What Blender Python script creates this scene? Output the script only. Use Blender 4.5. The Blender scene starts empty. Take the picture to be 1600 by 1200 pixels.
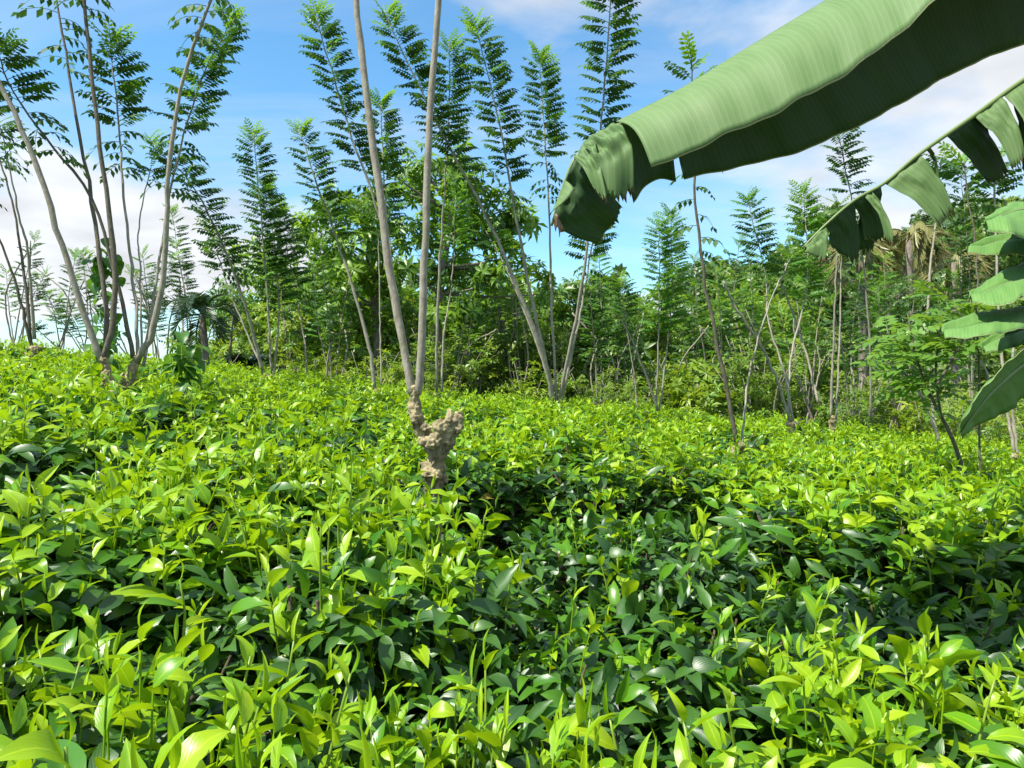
import bpy, math, random
import numpy as np
from mathutils import Vector, Matrix

random.seed(7)
RNG = np.random.default_rng(7)
scene = bpy.context.scene
COL = scene.collection
PI = math.pi

# ------------------------------------------------------------------ camera, sky, sun, exposure
CAMZ = 1.5
F = 1164.0                       # focal length in photo pixels (1600 wide)
cam_data = bpy.data.cameras.new("camera")
cam_data.sensor_width = 36.0
cam_data.lens = 36.0 * F / 1600.0
cam_data.clip_start = 0.05
cam_data.clip_end = 6000.0
cam = bpy.data.objects.new("camera", cam_data)
COL.objects.link(cam)
cam.location = (0, 0, CAMZ)
cam.rotation_euler = (math.radians(90), 0, 0)
scene.camera = cam

SUN_DIR = Vector((-0.50, -0.30, 0.0)).normalized() * math.cos(math.radians(57))
SUN_DIR.z = math.sin(math.radians(57))
sun_az = math.atan2(SUN_DIR.x, SUN_DIR.y)

world = bpy.data.worlds.new("World")
scene.world = world
world.use_nodes = True
nt = world.node_tree
for n in list(nt.nodes):
    nt.nodes.remove(n)


def N(tree, t, **kw):
    n = tree.nodes.new(t)
    for k, v in kw.items():
        setattr(n, k, v)
    return n


def build_world():
    L = nt.links.new
    out = N(nt, 'ShaderNodeOutputWorld')
    sky = N(nt, 'ShaderNodeTexSky', sky_type='NISHITA', sun_disc=False)
    sky.sun_elevation = math.radians(57)
    sky.sun_rotation = sun_az
    sky.air_density = 1.0
    sky.dust_density = 0.5
    sky.ozone_density = 2.2
    sky.altitude = 200
    hs = N(nt, 'ShaderNodeHueSaturation')
    hs.inputs['Saturation'].default_value = 1.1
    hs.inputs['Value'].default_value = 1.5
    tint = N(nt, 'ShaderNodeMix', data_type='RGBA', blend_type='MULTIPLY')
    tint.inputs[0].default_value = 1.0
    tint.inputs[7].default_value = (0.84, 1.06, 1.06, 1)
    L(sky.outputs[0], tint.inputs[6])
    L(tint.outputs[2], hs.inputs['Color'])
    tc = N(nt, 'ShaderNodeTexCoord')
    sep = N(nt, 'ShaderNodeSeparateXYZ')
    L(tc.outputs['Generated'], sep.inputs[0])
    # clouds lie on a flat layer: direction / (height + c)
    add = N(nt, 'ShaderNodeMath', operation='ADD')
    L(sep.outputs['Z'], add.inputs[0]); add.inputs[1].default_value = 0.22
    mx = N(nt, 'ShaderNodeMath', operation='MAXIMUM')
    L(add.outputs[0], mx.inputs[0]); mx.inputs[1].default_value = 0.05
    dx = N(nt, 'ShaderNodeMath', operation='DIVIDE'); dy = N(nt, 'ShaderNodeMath', operation='DIVIDE')
    L(sep.outputs['X'], dx.inputs[0]); L(mx.outputs[0], dx.inputs[1])
    L(sep.outputs['Y'], dy.inputs[0]); L(mx.outputs[0], dy.inputs[1])
    com = N(nt, 'ShaderNodeCombineXYZ')
    L(dx.outputs[0], com.inputs[0]); L(dy.outputs[0], com.inputs[1]); com.inputs[2].default_value = CLOUD_SEED
    n1 = N(nt, 'ShaderNodeTexNoise', noise_dimensions='3D')
    n1.inputs['Scale'].default_value = 0.95
    n1.inputs['Detail'].default_value = 9.0
    n1.inputs['Roughness'].default_value = 0.52
    n1.inputs['Distortion'].default_value = 0.25
    off = N(nt, 'ShaderNodeVectorMath', operation='ADD')
    off.inputs[1].default_value = CLOUD_OFFSET
    L(com.outputs[0], off.inputs[0]); L(off.outputs[0], n1.inputs['Vector'])
    ramp = N(nt, 'ShaderNodeValToRGB')
    ramp.color_ramp.elements[0].position = 0.47
    ramp.color_ramp.elements[0].color = (0, 0, 0, 1)
    ramp.color_ramp.elements[1].position = 0.585
    ramp.color_ramp.elements[1].color = (1, 1, 1, 1)
    L(n1.outputs['Fac'], ramp.inputs[0])
    # thin veil cloud
    n2 = N(nt, 'ShaderNodeTexNoise')
    n2.inputs['Scale'].default_value = 0.5
    n2.inputs['Detail'].default_value = 7.0
    n2.inputs['Roughness'].default_value = 0.62
    n2.inputs['Distortion'].default_value = 1.4
    mp = N(nt, 'ShaderNodeMapping')
    mp.inputs['Scale'].default_value = (1.0, 2.6, 1.0)
    mp.inputs['Rotation'].default_value = (0, 0, 0.5)
    L(com.outputs[0], mp.inputs[0]); L(mp.outputs[0], n2.inputs['Vector'])
    r2 = N(nt, 'ShaderNodeMapRange')
    r2.inputs['From Min'].default_value = 0.36
    r2.inputs['From Max'].default_value = 0.80
    r2.inputs['To Max'].default_value = 0.50
    L(n2.outputs['Fac'], r2.inputs['Value'])
    m = N(nt, 'ShaderNodeMath', operation='MAXIMUM')
    L(ramp.outputs[0], m.inputs[0]); L(r2.outputs[0], m.inputs[1])
    # humid white haze low over the horizon, the same all round
    az_ = N(nt, 'ShaderNodeMath', operation='ABSOLUTE'); L(sep.outputs['Z'], az_.inputs[0])
    hz = N(nt, 'ShaderNodeMapRange', interpolation_type='SMOOTHSTEP'); L(az_.outputs[0], hz.inputs['Value'])
    hz.inputs['From Min'].default_value = 0.0; hz.inputs['From Max'].default_value = 0.15
    hz.inputs['To Min'].default_value = 0.55; hz.inputs['To Max'].default_value = 0.0
    m2 = N(nt, 'ShaderNodeMath', operation='MAXIMUM')
    L(m.outputs[0], m2.inputs[0]); L(hz.outputs[0], m2.inputs[1]); m = m2
    cl = N(nt, 'ShaderNodeRGB')
    cl.outputs[0].default_value = (6.2, 6.45, 6.8, 1)
    # billows: thick cloud a little greyer than its lit rims
    n3 = N(nt, 'ShaderNodeTexNoise'); n3.inputs['Scale'].default_value = 3.2; n3.inputs['Detail'].default_value = 6.0
    L(off.outputs[0], n3.inputs['Vector'])
    r3 = N(nt, 'ShaderNodeMapRange'); L(n3.outputs['Fac'], r3.inputs['Value'])
    r3.inputs['From Min'].default_value = 0.3; r3.inputs['From Max'].default_value = 0.65
    r3.inputs['To Min'].default_value = 0.74; r3.inputs['To Max'].default_value = 1.05
    clm = N(nt, 'ShaderNodeVectorMath', operation='SCALE')
    L(cl.outputs[0], clm.inputs[0]); L(r3.outputs[0], clm.inputs['Scale'])
    mix = N(nt, 'ShaderNodeMix', data_type='RGBA')
    L(m.outputs[0], mix.inputs[0]); L(hs.outputs[0], mix.inputs[6]); L(clm.outputs[0], mix.inputs[7])
    bg = N(nt, 'ShaderNodeBackground')
    bg.inputs['Strength'].default_value = 0.088
    L(mix.outputs[2], bg.inputs['Color'])
    L(bg.outputs[0], out.inputs[0])


CLOUD_SEED = 12.9
CLOUD_OFFSET = (0.8, 0.1, 0)
build_world()

sd = bpy.data.lights.new("sun", 'SUN')
sd.energy = 4.9
sd.angle = math.radians(0.53)
sd.color = (1.0, 0.955, 0.87)
sun = bpy.data.objects.new("sun", sd)
COL.objects.link(sun)
sun.rotation_euler = SUN_DIR.to_track_quat('Z', 'Y').to_euler()
sun.location = (-20, -12, 40)

scene.view_settings.view_transform = 'Standard'
scene.view_settings.look = 'None'
scene.view_settings.exposure = 0.86
scene.view_settings.gamma = 1.0
scene.view_settings.use_curve_mapping = False
scene.render.engine = 'CYCLES'
scene.cycles.max_bounces = 8
scene.cycles.transmission_bounces = 4
scene.cycles.diffuse_bounces = 4


# ------------------------------------------------------------------ helpers
def P(px, py, d):
    """point at depth d (m) that the photo shows at pixel px, py"""
    return np.array([(px - 800.0) / F * d, d, CAMZ + (600.0 - py) / F * d])


_BY = [-6, 0.4, 1.2, 2, 3, 5, 8, 10.5, 40]
_BV = [-0.80, -0.63, -0.52, -0.38, -0.27, -0.19, -0.13, -0.12, -0.12]


def sstep(a, b, x):
    t = np.clip((x - a) / (b - a), 0, 1)
    return t * t * (3 - 2 * t)


def tea_top(x, y):
    return CAMZ + np.interp(y, _BY, _BV) - 0.10 * np.clip(x, -9, 9)


BUSH_H = 0.86


def ground(x, y):
    x = np.asarray(x, float); y = np.asarray(y, float)
    near = tea_top(x, y) - BUSH_H
    r = np.where(y > 1, x / np.maximum(y, 1), np.sign(x) * 0.3)
    hill = 25.0 * sstep(28, 120, y) * sstep(-0.05, 0.72, r)
    far = -3.2 + 2.2 * sstep(0.05, 0.35, r) * (1 - sstep(60, 200, y)) + hill - 2.5 * sstep(100, 500, np.abs(x) + y) * (1 - sstep(-0.05, 0.4, r))
    w = sstep(10.6, 22, y)
    w = np.maximum(w, sstep(10, 24, np.abs(x) - 0.3 * np.maximum(y, 0)))
    w = np.maximum(w, sstep(4, 14, -y))
    return near * (1 - w) + far * w


def catmull(pts, n):
    pts = np.asarray(pts, float)
    if len(pts) == 2:
        t = np.linspace(0, 1, n)[:, None]
        return pts[0] * (1 - t) + pts[1] * t
    p = np.vstack([2 * pts[0] - pts[1], pts, 2 * pts[-1] - pts[-2]])
    seg = len(pts) - 1
    out = []
    for u in np.linspace(0, seg, n):
        i = min(int(u), seg - 1); t = u - i
        a, b, c, d = p[i], p[i + 1], p[i + 2], p[i + 3]
        out.append(0.5 * ((2 * b) + (-a + c) * t + (2 * a - 5 * b + 4 * c - d) * t * t + (-a + 3 * b - 3 * c + d) * t ** 3))
    return np.array(out)


def nrm(v):
    v = np.asarray(v, float)
    return v / max(np.linalg.norm(v), 1e-9)


def frame(d, up):
    """3x3 with columns x,y,z: y along d, z near up"""
    d = nrm(d)
    x = np.cross(d, up)
    if np.linalg.norm(x) < 1e-4:
        x = np.cross(d, (0.3, 0.8, 0.5))
    x = nrm(x)
    return np.column_stack([x, d, np.cross(x, d)])


class Batch:
    def __init__(s):
        s.v = []; s.t = []; s.uv = []; s.tone = []; s.mi = []; s.n = 0

    def add(s, tpl, R, loc, tone, mi=0):
        """tpl=(verts,tris,uv); R (n,3,3) incl. scale; loc (n,3); tone (n,)"""
        V, T, U = tpl
        R = np.asarray(R, float).reshape(-1, 3, 3); loc = np.asarray(loc, float).reshape(-1, 3)
        n = len(R)
        if n == 0:
            return
        W = np.einsum('nij,vj->nvi', R, V) + loc[:, None, :]
        k = len(V)
        s.v.append(W.reshape(-1, 3))
        s.t.append((T[None] + (np.arange(n) * k)[:, None, None] + s.n).reshape(-1, 3))
        s.uv.append(np.tile(U[T].reshape(-1, 2), (n, 1)))
        s.tone.append(np.repeat(np.broadcast_to(np.asarray(tone, float), (n,)), len(T)))
        s.mi.append(np.full(n * len(T), mi, np.int32))
        s.n += n * k

    def raw(s, V, T, U, tone=0.5, mi=0):
        s.add((np.asarray(V, float), np.asarray(T, int), np.asarray(U, float)), np.eye(3), np.zeros(3), [tone], mi)

    def tube(s, pts, rad, ns=6, mi=0, tone=0.5, cap=True):
        pts = np.asarray(pts, float); n = len(pts)
        rad = np.broadcast_to(np.asarray(rad, float), (n,))
        tan = np.gradient(pts, axis=0)
        tan /= np.maximum(np.linalg.norm(tan, axis=1), 1e-9)[:, None]
        ref = np.array([1.0, 0, 0]) if abs(tan[0][0]) < 0.8 else np.array([0, 1.0, 0])
        V = []; U = []
        L = np.concatenate([[0], np.cumsum(np.linalg.norm(np.diff(pts, axis=0), axis=1))])
        a = np.arange(ns) * 2 * PI / ns
        for i in range(n):
            x = nrm(ref - tan[i] * np.dot(ref, tan[i])); ref = x
            y = np.cross(tan[i], x)
            V.append(pts[i] + rad[i] * (np.cos(a)[:, None] * x + np.sin(a)[:, None] * y))
            U += [(k / ns, L[i]) for k in range(ns)]
        V = np.vstack(V)
        T = []
        for i in range(n - 1):
            for k in range(ns):
                p, q = i * ns + k, i * ns + (k + 1) % ns
                T += [(p, q, q + ns), (p, q + ns, p + ns)]
        if cap:
            c = len(V)
            V = np.vstack([V, pts[0], pts[-1]]); U += [(0, 0), (0, L[-1])]
            for k in range(ns):
                k2 = (k + 1) % ns
                T += [(c, k2, k), (c + 1, (n - 1) * ns + k, (n - 1) * ns + k2)]
        s.raw(V, T, U, tone, mi)

    def mesh(s, name, mats, offset=(0, 0, 0), smooth=True):
        V = np.vstack(s.v) - np.asarray(offset, float)
        T = np.vstack(s.t).astype(np.int32); U = np.vstack(s.uv)
        me = bpy.data.meshes.new(name)
        me.vertices.add(len(V)); me.vertices.foreach_set('co', V.astype(np.float32).ravel())
        nt_ = len(T)
        me.loops.add(nt_ * 3); me.loops.foreach_set('vertex_index', T.ravel())
        me.polygons.add(nt_)
        me.polygons.foreach_set('loop_start', np.arange(0, nt_ * 3, 3, dtype=np.int32))
        for m in mats:
            me.materials.append(m)
        me.polygons.foreach_set('material_index', np.concatenate(s.mi))
        me.polygons.foreach_set('use_smooth', np.full(nt_, smooth))
        uvl = me.uv_layers.new(name='UVMap')
        uvl.data.foreach_set('uv', U.astype(np.float32).ravel())
        at = me.attributes.new('tone', 'FLOAT', 'FACE')
        at.data.foreach_set('value', np.concatenate(s.tone).astype(np.float32))
        me.update(); me.validate()
        return me

    def build(s, name, mats, parent=None, offset=(0, 0, 0), smooth=True, kind=None):
        return link(name, s.mesh(name, mats, offset, smooth), parent, kind)


def link(name, data, parent=None, kind=None):
    o = bpy.data.objects.new(name, data)
    COL.objects.link(o)
    if parent is not None:
        o.parent = parent
    if kind:
        o['kind'] = kind
    return o


def thing(name, label, cat, loc=(0, 0, 0), group=None, rz=0.0, s=1.0):
    o = bpy.data.objects.new(name, None)
    o.empty_display_size = 0.2
    COL.objects.link(o)
    o.location = [float(c) for c in loc]; o.rotation_euler = (0, 0, rz); o.scale = (s, s, s)
    o['label'] = label; o['category'] = cat
    if group:
        o['group'] = group
    return o


# ------------------------------------------------------------------ materials
def new_mat(name):
    m = bpy.data.materials.new(name); m.use_nodes = True
    t = m.node_tree
    for n in list(t.nodes):
        t.nodes.remove(n)
    return m, t, t.links.new


def leaf_mat(name, c1, c2, tcol, trans=0.35, rough=0.42, spec=0.5, vein=0.5, mottled=0.0):
    m, t, L = new_mat(name)
    out = N(t, 'ShaderNodeOutputMaterial')
    at = N(t, 'ShaderNodeAttribute', attribute_name='tone')
    oi = N(t, 'ShaderNodeObjectInfo')
    ad = N(t, 'ShaderNodeMath', operation='ADD'); fr = N(t, 'ShaderNodeMath', operation='FRACT')
    L(at.outputs['Fac'], ad.inputs[0]); L(oi.outputs['Random'], ad.inputs[1]); L(ad.outputs[0], fr.inputs[0])
    mix = N(t, 'ShaderNodeMix', data_type='RGBA')
    mix.inputs[6].default_value = (*c1, 1); mix.inputs[7].default_value = (*c2, 1)
    L(fr.outputs[0], mix.inputs[0])
    uv = N(t, 'ShaderNodeUVMap'); uv.uv_map = 'UVMap'
    sp = N(t, 'ShaderNodeSeparateXYZ'); L(uv.outputs[0], sp.inputs[0])
    # midrib: |u-0.5| small ; side veins: sin((v - |u|)*k)
    su = N(t, 'ShaderNodeMath', operation='SUBTRACT'); L(sp.outputs[0], su.inputs[0]); su.inputs[1].default_value = 0.5
    ab = N(t, 'ShaderNodeMath', operation='ABSOLUTE'); L(su.outputs[0], ab.inputs[0])
    mr = N(t, 'ShaderNodeMapRange'); L(ab.outputs[0], mr.inputs['Value'])
    mr.inputs['From Min'].default_value = 0.0; mr.inputs['From Max'].default_value = 0.055
    mr.inputs['To Min'].default_value = vein; mr.inputs['To Max'].default_value = 0.0
    mix2 = N(t, 'ShaderNodeMix', data_type='RGBA')
    L(mr.outputs[0], mix2.inputs[0]); L(mix.outputs[2], mix2.inputs[6])
    mix2.inputs[7].default_value = (min(1, c1[0] * 1.6 + 0.05), min(1, c1[1] * 1.4 + 0.07), c1[2] * 1.5 + 0.02, 1)
    vv = N(t, 'ShaderNodeMath', operation='SUBTRACT'); L(sp.outputs[1], vv.inputs[0]); L(ab.outputs[0], vv.inputs[1])
    mu = N(t, 'ShaderNodeMath', operation='MULTIPLY'); L(vv.outputs[0], mu.inputs[0]); mu.inputs[1].default_value = 52.0
    si = N(t, 'ShaderNodeMath', operation='SINE'); L(mu.outputs[0], si.inputs[0])
    col = mix2
    if mottled > 0:
        tc = N(t, 'ShaderNodeTexCoord')
        nz = N(t, 'ShaderNodeTexNoise'); nz.inputs['Scale'].default_value = 26
        L(tc.outputs['Object'], nz.inputs['Vector'])
        mx = N(t, 'ShaderNodeMix', data_type='RGBA', blend_type='MULTIPLY')
        mx.inputs[0].default_value = mottled
        L(mix2.outputs[2], mx.inputs[6]); L(nz.outputs['Color'], mx.inputs[7]); col = mx
    bs = N(t, 'ShaderNodeBsdfPrincipled')
    L(col.outputs[2], bs.inputs['Base Color'])
    bs.inputs['Roughness'].default_value = rough
    bs.inputs['Specular IOR Level'].default_value = spec
    if vein > 0:
        bu = N(t, 'ShaderNodeBump'); bu.inputs['Strength'].default_value = 0.06; bu.inputs['Distance'].default_value = 0.002
        L(si.outputs[0], bu.inputs['Height']); L(bu.outputs[0], bs.inputs['Normal'])
    tr = N(t, 'ShaderNodeBsdfTranslucent')
    tm = N(t, 'ShaderNodeMix', data_type='RGBA', blend_type='MULTIPLY'); tm.inputs[0].default_value = 0.0
    tmix = N(t, 'ShaderNodeMix', data_type='RGBA'); tmix.inputs[0].default_value = 0.6
    L(col.outputs[2], tmix.inputs[6]); tmix.inputs[7].default_value = (*tcol, 1)
    L(tmix.outputs[2], tr.inputs['Color'])
    ms = N(t, 'ShaderNodeMixShader'); ms.inputs[0].default_value = trans
    L(bs.outputs[0], ms.inputs[1]); L(tr.outputs[0], ms.inputs[2]); L(ms.outputs[0], out.inputs[0])
    return m


def bark_mat(name, c1, c2, scale=30.0, rings=True, bump=0.6):
    m, t, L = new_mat(name)
    out = N(t, 'ShaderNodeOutputMaterial')
    tc = N(t, 'ShaderNodeTexCoord')
    mp = N(t, 'ShaderNodeMapping'); mp.inputs['Scale'].default_value = (1, 1, 0.45)
    L(tc.outputs['Object'], mp.inputs[0])
    nz = N(t, 'ShaderNodeTexNoise'); nz.inputs['Scale'].default_value = scale; nz.inputs['Detail'].default_value = 8
    nz.inputs['Roughness'].default_value = 0.65
    L(mp.outputs[0], nz.inputs['Vector'])
    rp = N(t, 'ShaderNodeValToRGB')
    rp.color_ramp.elements[0].position = 0.3; rp.color_ramp.elements[0].color = (*c2, 1)
    rp.color_ramp.elements[1].position = 0.68; rp.color_ramp.elements[1].color = (*c1, 1)
    L(nz.outputs['Fac'], rp.inputs[0])
    col = rp.outputs[0]
    h = nz.outputs['Fac']
    if rings:
        uv = N(t, 'ShaderNodeUVMap'); uv.uv_map = 'UVMap'
        wv = N(t, 'ShaderNodeTexWave', wave_type='BANDS', bands_direction='Y'); wv.inputs['Scale'].default_value = 3.1
        wv.inputs['Distortion'].default_value = 14.0; wv.inputs['Detail'].default_value = 4
        L(uv.outputs[0], wv.inputs['Vector'])
        mr = N(t, 'ShaderNodeMapRange'); L(wv.outputs['Fac'], mr.inputs['Value'])
        mr.inputs['From Min'].default_value = 0.8; mr.inputs['From Max'].default_value = 1.0
        mr.inputs['To Max'].default_value = 0.22
        mx = N(t, 'ShaderNodeMix', data_type='RGBA'); L(mr.outputs[0], mx.inputs[0])
        L(rp.outputs[0], mx.inputs[6]); mx.inputs[7].default_value = (c2[0] * 0.6, c2[1] * 0.6, c2[2] * 0.55, 1)
        col = mx.outputs[2]
    nl = N(t, 'ShaderNodeTexNoise'); nl.inputs['Scale'].default_value = scale * 0.28; nl.inputs['Detail'].default_value = 6
    L(tc.outputs['Object'], nl.inputs['Vector'])
    rl = N(t, 'ShaderNodeMapRange'); L(nl.outputs['Fac'], rl.inputs['Value'])
    rl.inputs['From Min'].default_value = 0.55; rl.inputs['From Max'].default_value = 0.66; rl.inputs['To Max'].default_value = 0.6
    ml = N(t, 'ShaderNodeMix', data_type='RGBA'); L(rl.outputs[0], ml.inputs[0]); L(col, ml.inputs[6])
    ml.inputs[7].default_value = (c2[0] * 0.9 + 0.02, c2[1] * 1.0 + 0.02, c2[2] * 0.8, 1)
    col = ml.outputs[2]
    bs = N(t, 'ShaderNodeBsdfPrincipled'); bs.inputs['Roughness'].default_value = 0.85
    bs.inputs['Specular IOR Level'].default_value = 0.2
    L(col, bs.inputs['Base Color'])
    bu = N(t, 'ShaderNodeBump'); bu.inputs['Strength'].default_value = bump; bu.inputs['Distance'].default_value = 0.01
    L(h, bu.inputs['Height']); L(bu.outputs[0], bs.inputs['Normal'])
    L(bs.outputs[0], out.inputs[0])
    return m


def ground_mat():
    m, t, L = new_mat('earth_and_grass')
    out = N(t, 'ShaderNodeOutputMaterial'); bs = N(t, 'ShaderNodeBsdfPrincipled')
    ge = N(t, 'ShaderNodeNewGeometry')
    n1 = N(t, 'ShaderNodeTexNoise'); n1.inputs['Scale'].default_value = 9; n1.inputs['Detail'].default_value = 10
    L(ge.outputs['Position'], n1.inputs['Vector'])
    soil = N(t, 'ShaderNodeValToRGB')
    soil.color_ramp.elements[0].position = 0.35; soil.color_ramp.elements[0].color = (0.035, 0.022, 0.013, 1)
    soil.color_ramp.elements[1].position = 0.7; soil.color_ramp.elements[1].color = (0.11, 0.075, 0.045, 1)
    L(n1.outputs['Fac'], soil.inputs[0])
    n2 = N(t, 'ShaderNodeTexNoise'); n2.inputs['Scale'].default_value = 0.6; n2.inputs['Detail'].default_value = 9
    L(ge.outputs['Position'], n2.inputs['Vector'])
    gr = N(t, 'ShaderNodeValToRGB')
    gr.color_ramp.elements[0].position = 0.35; gr.color_ramp.elements[0].color = (0.02, 0.05, 0.012, 1)
    gr.color_ramp.elements[1].position = 0.7; gr.color_ramp.elements[1].color = (0.07, 0.13, 0.03, 1)
    L(n2.outputs['Fac'], gr.inputs[0])
    sp = N(t, 'ShaderNodeSeparateXYZ'); L(ge.outputs['Position'], sp.inputs[0])
    mr = N(t, 'ShaderNodeMapRange'); L(sp.outputs[1], mr.inputs['Value'])
    mr.inputs['From Min'].default_value = 10.3; mr.inputs['From Max'].default_value = 13
    mx = N(t, 'ShaderNodeMix', data_type='RGBA'); L(mr.outputs[0], mx.inputs[0])
    L(soil.outputs[0], mx.inputs[6]); L(gr.outputs[0], mx.inputs[7]); L(mx.outputs[2], bs.inputs['Base Color'])
    bs.inputs['Roughness'].default_value = 0.95
    bu = N(t, 'ShaderNodeBump'); bu.inputs['Distance'].default_value = 0.05; L(n1.outputs['Fac'], bu.inputs['Height'])
    L(bu.outputs[0], bs.inputs['Normal']); L(bs.outputs[0], out.inputs[0])
    return m


def banana_mat(name, c1, c2, c3, scorch=9.0):
    m, t, L = new_mat(name)
    out = N(t, 'ShaderNodeOutputMaterial'); bs = N(t, 'ShaderNodeBsdfPrincipled')
    uv = N(t, 'ShaderNodeUVMap'); uv.uv_map = 'UVMap'
    wv = N(t, 'ShaderNodeTexWave', wave_type='BANDS', bands_direction='X'); wv.inputs['Scale'].default_value = 22
    wv.inputs['Distortion'].default_value = 1.2; wv.inputs['Detail'].default_value = 4; wv.inputs['Detail Scale'].default_value = 0.6
    L(uv.outputs[0], wv.inputs['Vector'])
    mp = N(t, 'ShaderNodeMapping'); mp.inputs['Scale'].default_value = (22, 1.2, 1); L(uv.outputs[0], mp.inputs[0])
    nz = N(t, 'ShaderNodeTexNoise'); nz.inputs['Scale'].default_value = 1.6; nz.inputs['Detail'].default_value = 6
    L(mp.outputs[0], nz.inputs['Vector'])
    rp = N(t, 'ShaderNodeValToRGB')
    rp.color_ramp.elements[0].position = 0.25; rp.color_ramp.elements[0].color = (*c1, 1)
    rp.color_ramp.elements[1].position = 0.75; rp.color_ramp.elements[1].color = (*c2, 1)
    L(nz.outputs['Fac'], rp.inputs[0])
    mr = N(t, 'ShaderNodeMapRange'); L(wv.outputs['Fac'], mr.inputs['Value'])
    mr.inputs['From Min'].default_value = 0.82; mr.inputs['From Max'].default_value = 1.0; mr.inputs['To Max'].default_value = 0.5
    mx = N(t, 'ShaderNodeMix', data_type='RGBA'); L(mr.outputs[0], mx.inputs[0]); L(rp.outputs[0], mx.inputs[6])
    mx.inputs[7].default_value = (*c3, 1)
    # pale rim, brown dry margin in patches (v near 1)
    sp = N(t, 'ShaderNodeSeparateXYZ'); L(uv.outputs[0], sp.inputs[0])
    rim = N(t, 'ShaderNodeMapRange'); L(sp.outputs[1], rim.inputs['Value'])
    rim.inputs['From Min'].default_value = 0.985; rim.inputs['From Max'].default_value = 0.995
    mx2 = N(t, 'ShaderNodeMix', data_type='RGBA'); L(rim.outputs[0], mx2.inputs[0]); L(mx.outputs[2], mx2.inputs[6])
    mx2.inputs[7].default_value = (0.36, 0.38, 0.18, 1)
    # scorched brown patches creeping in from the margin
    nb = N(t, 'ShaderNodeTexNoise'); nb.inputs['Scale'].default_value = 11; nb.inputs['Detail'].default_value = 5
    L(uv.outputs[0], nb.inputs['Vector'])
    ab_ = N(t, 'ShaderNodeMath', operation='MULTIPLY_ADD'); L(nb.outputs['Fac'], ab_.inputs[0]); ab_.inputs[1].default_value = 0.9; L(sp.outputs[1], ab_.inputs[2])
    br = N(t, 'ShaderNodeMapRange'); L(ab_.outputs[0], br.inputs['Value'])
    br.inputs['From Min'].default_value = scorch; br.inputs['From Max'].default_value = scorch + 0.06
    mx3 = N(t, 'ShaderNodeMix', data_type='RGBA'); L(br.outputs[0], mx3.inputs[0]); L(mx2.outputs[2], mx3.inputs[6])
    mx3.inputs[7].default_value = (0.16, 0.095, 0.045, 1)
    bs.inputs['Roughness'].default_value = 0.62; bs.inputs['Specular IOR Level'].default_value = 0.3
    L(mx3.outputs[2], bs.inputs['Base Color'])
    bu = N(t, 'ShaderNodeBump'); bu.inputs['Strength'].default_value = 0.06; bu.inputs['Distance'].default_value = 0.002
    L(wv.outputs['Fac'], bu.inputs['Height']); L(bu.outputs[0], bs.inputs['Normal'])
    tr = N(t, 'ShaderNodeBsdfTranslucent'); tr.inputs['Color'].default_value = (0.10, 0.22, 0.02, 1)
    ms = N(t, 'ShaderNodeMixShader'); ms.inputs[0].default_value = 0.06
    L(bs.outputs[0], ms.inputs[1]); L(tr.outputs[0], ms.inputs[2]); L(ms.outputs[0], out.inputs[0])
    return m


M_YOUNG = leaf_mat('tea_young_leaf', (0.34, 0.49, 0.008), (0.13, 0.32, 0.008), (0.47, 0.66, 0.006), trans=0.38, rough=0.36)
M_MID = leaf_mat('tea_half_grown_leaf', (0.045, 0.155, 0.010), (0.10, 0.26, 0.010), (0.20, 0.44, 0.006), trans=0.3, rough=0.33)
M_MATURE = leaf_mat('tea_mature_leaf', (0.020, 0.068, 0.015), (0.052, 0.14, 0.016), (0.11, 0.27, 0.01), trans=0.2, rough=0.40, spec=0.55, vein=0.35)
M_SPENT = leaf_mat('tea_spent_leaf', (0.42, 0.34, 0.03), (0.16, 0.09, 0.035), (0.4, 0.3, 0.03), trans=0.2, rough=0.6)
M_TEASTEM = bark_mat('tea_twig', (0.14, 0.11, 0.075), (0.05, 0.035, 0.025), 60, rings=False)
M_SHOOT = leaf_mat('tea_green_shoot', (0.22, 0.32, 0.03), (0.17, 0.28, 0.03), (0.3, 0.4, 0.02), trans=0.1, vein=0.0)
M_GLIR = leaf_mat('pinnate_leaf', (0.030, 0.085, 0.020), (0.060, 0.145, 0.024), (0.13, 0.30, 0.02), trans=0.26, vein=0.0, rough=0.6, spec=0.3)
M_GLIRY = leaf_mat('pinnate_young_leaf', (0.16, 0.34, 0.015), (0.10, 0.25, 0.015), (0.34, 0.60, 0.02), trans=0.4, vein=0.0)
M_GLIRB = leaf_mat('pinnate_fresh_leaf', (0.10, 0.26, 0.02), (0.06, 0.18, 0.02), (0.26, 0.5, 0.02), trans=0.36, vein=0.0)
M_SAP = leaf_mat('sapling_leaf', (0.15, 0.30, 0.035), (0.10, 0.225, 0.03), (0.32, 0.52, 0.03), trans=0.4, vein=0.0)
M_STEM = bark_mat('pollard_stem_bark', (0.37, 0.335, 0.265), (0.19, 0.17, 0.13), 32)
M_STEMDARK = bark_mat('pollard_stem_dark_bark', (0.17, 0.15, 0.11), (0.075, 0.065, 0.045), 45)
M_TRUNK = bark_mat('pollard_stump_bark', (0.47, 0.39, 0.22), (0.075, 0.06, 0.035), 30, rings=False, bump=1.0)
M_TREEBARK = bark_mat('tree_bark', (0.26, 0.23, 0.19), (0.10, 0.085, 0.065), 20, rings=False)
M_BROAD = leaf_mat('broad_tree_leaf', (0.085, 0.20, 0.020), (0.20, 0.34, 0.028), (0.36, 0.58, 0.02), trans=0.42, vein=0.0, rough=0.38)
M_BROADD = leaf_mat('dark_tree_leaf', (0.042, 0.105, 0.020), (0.095, 0.18, 0.028), (0.20, 0.36, 0.02), trans=0.32, vein=0.0)
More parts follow.
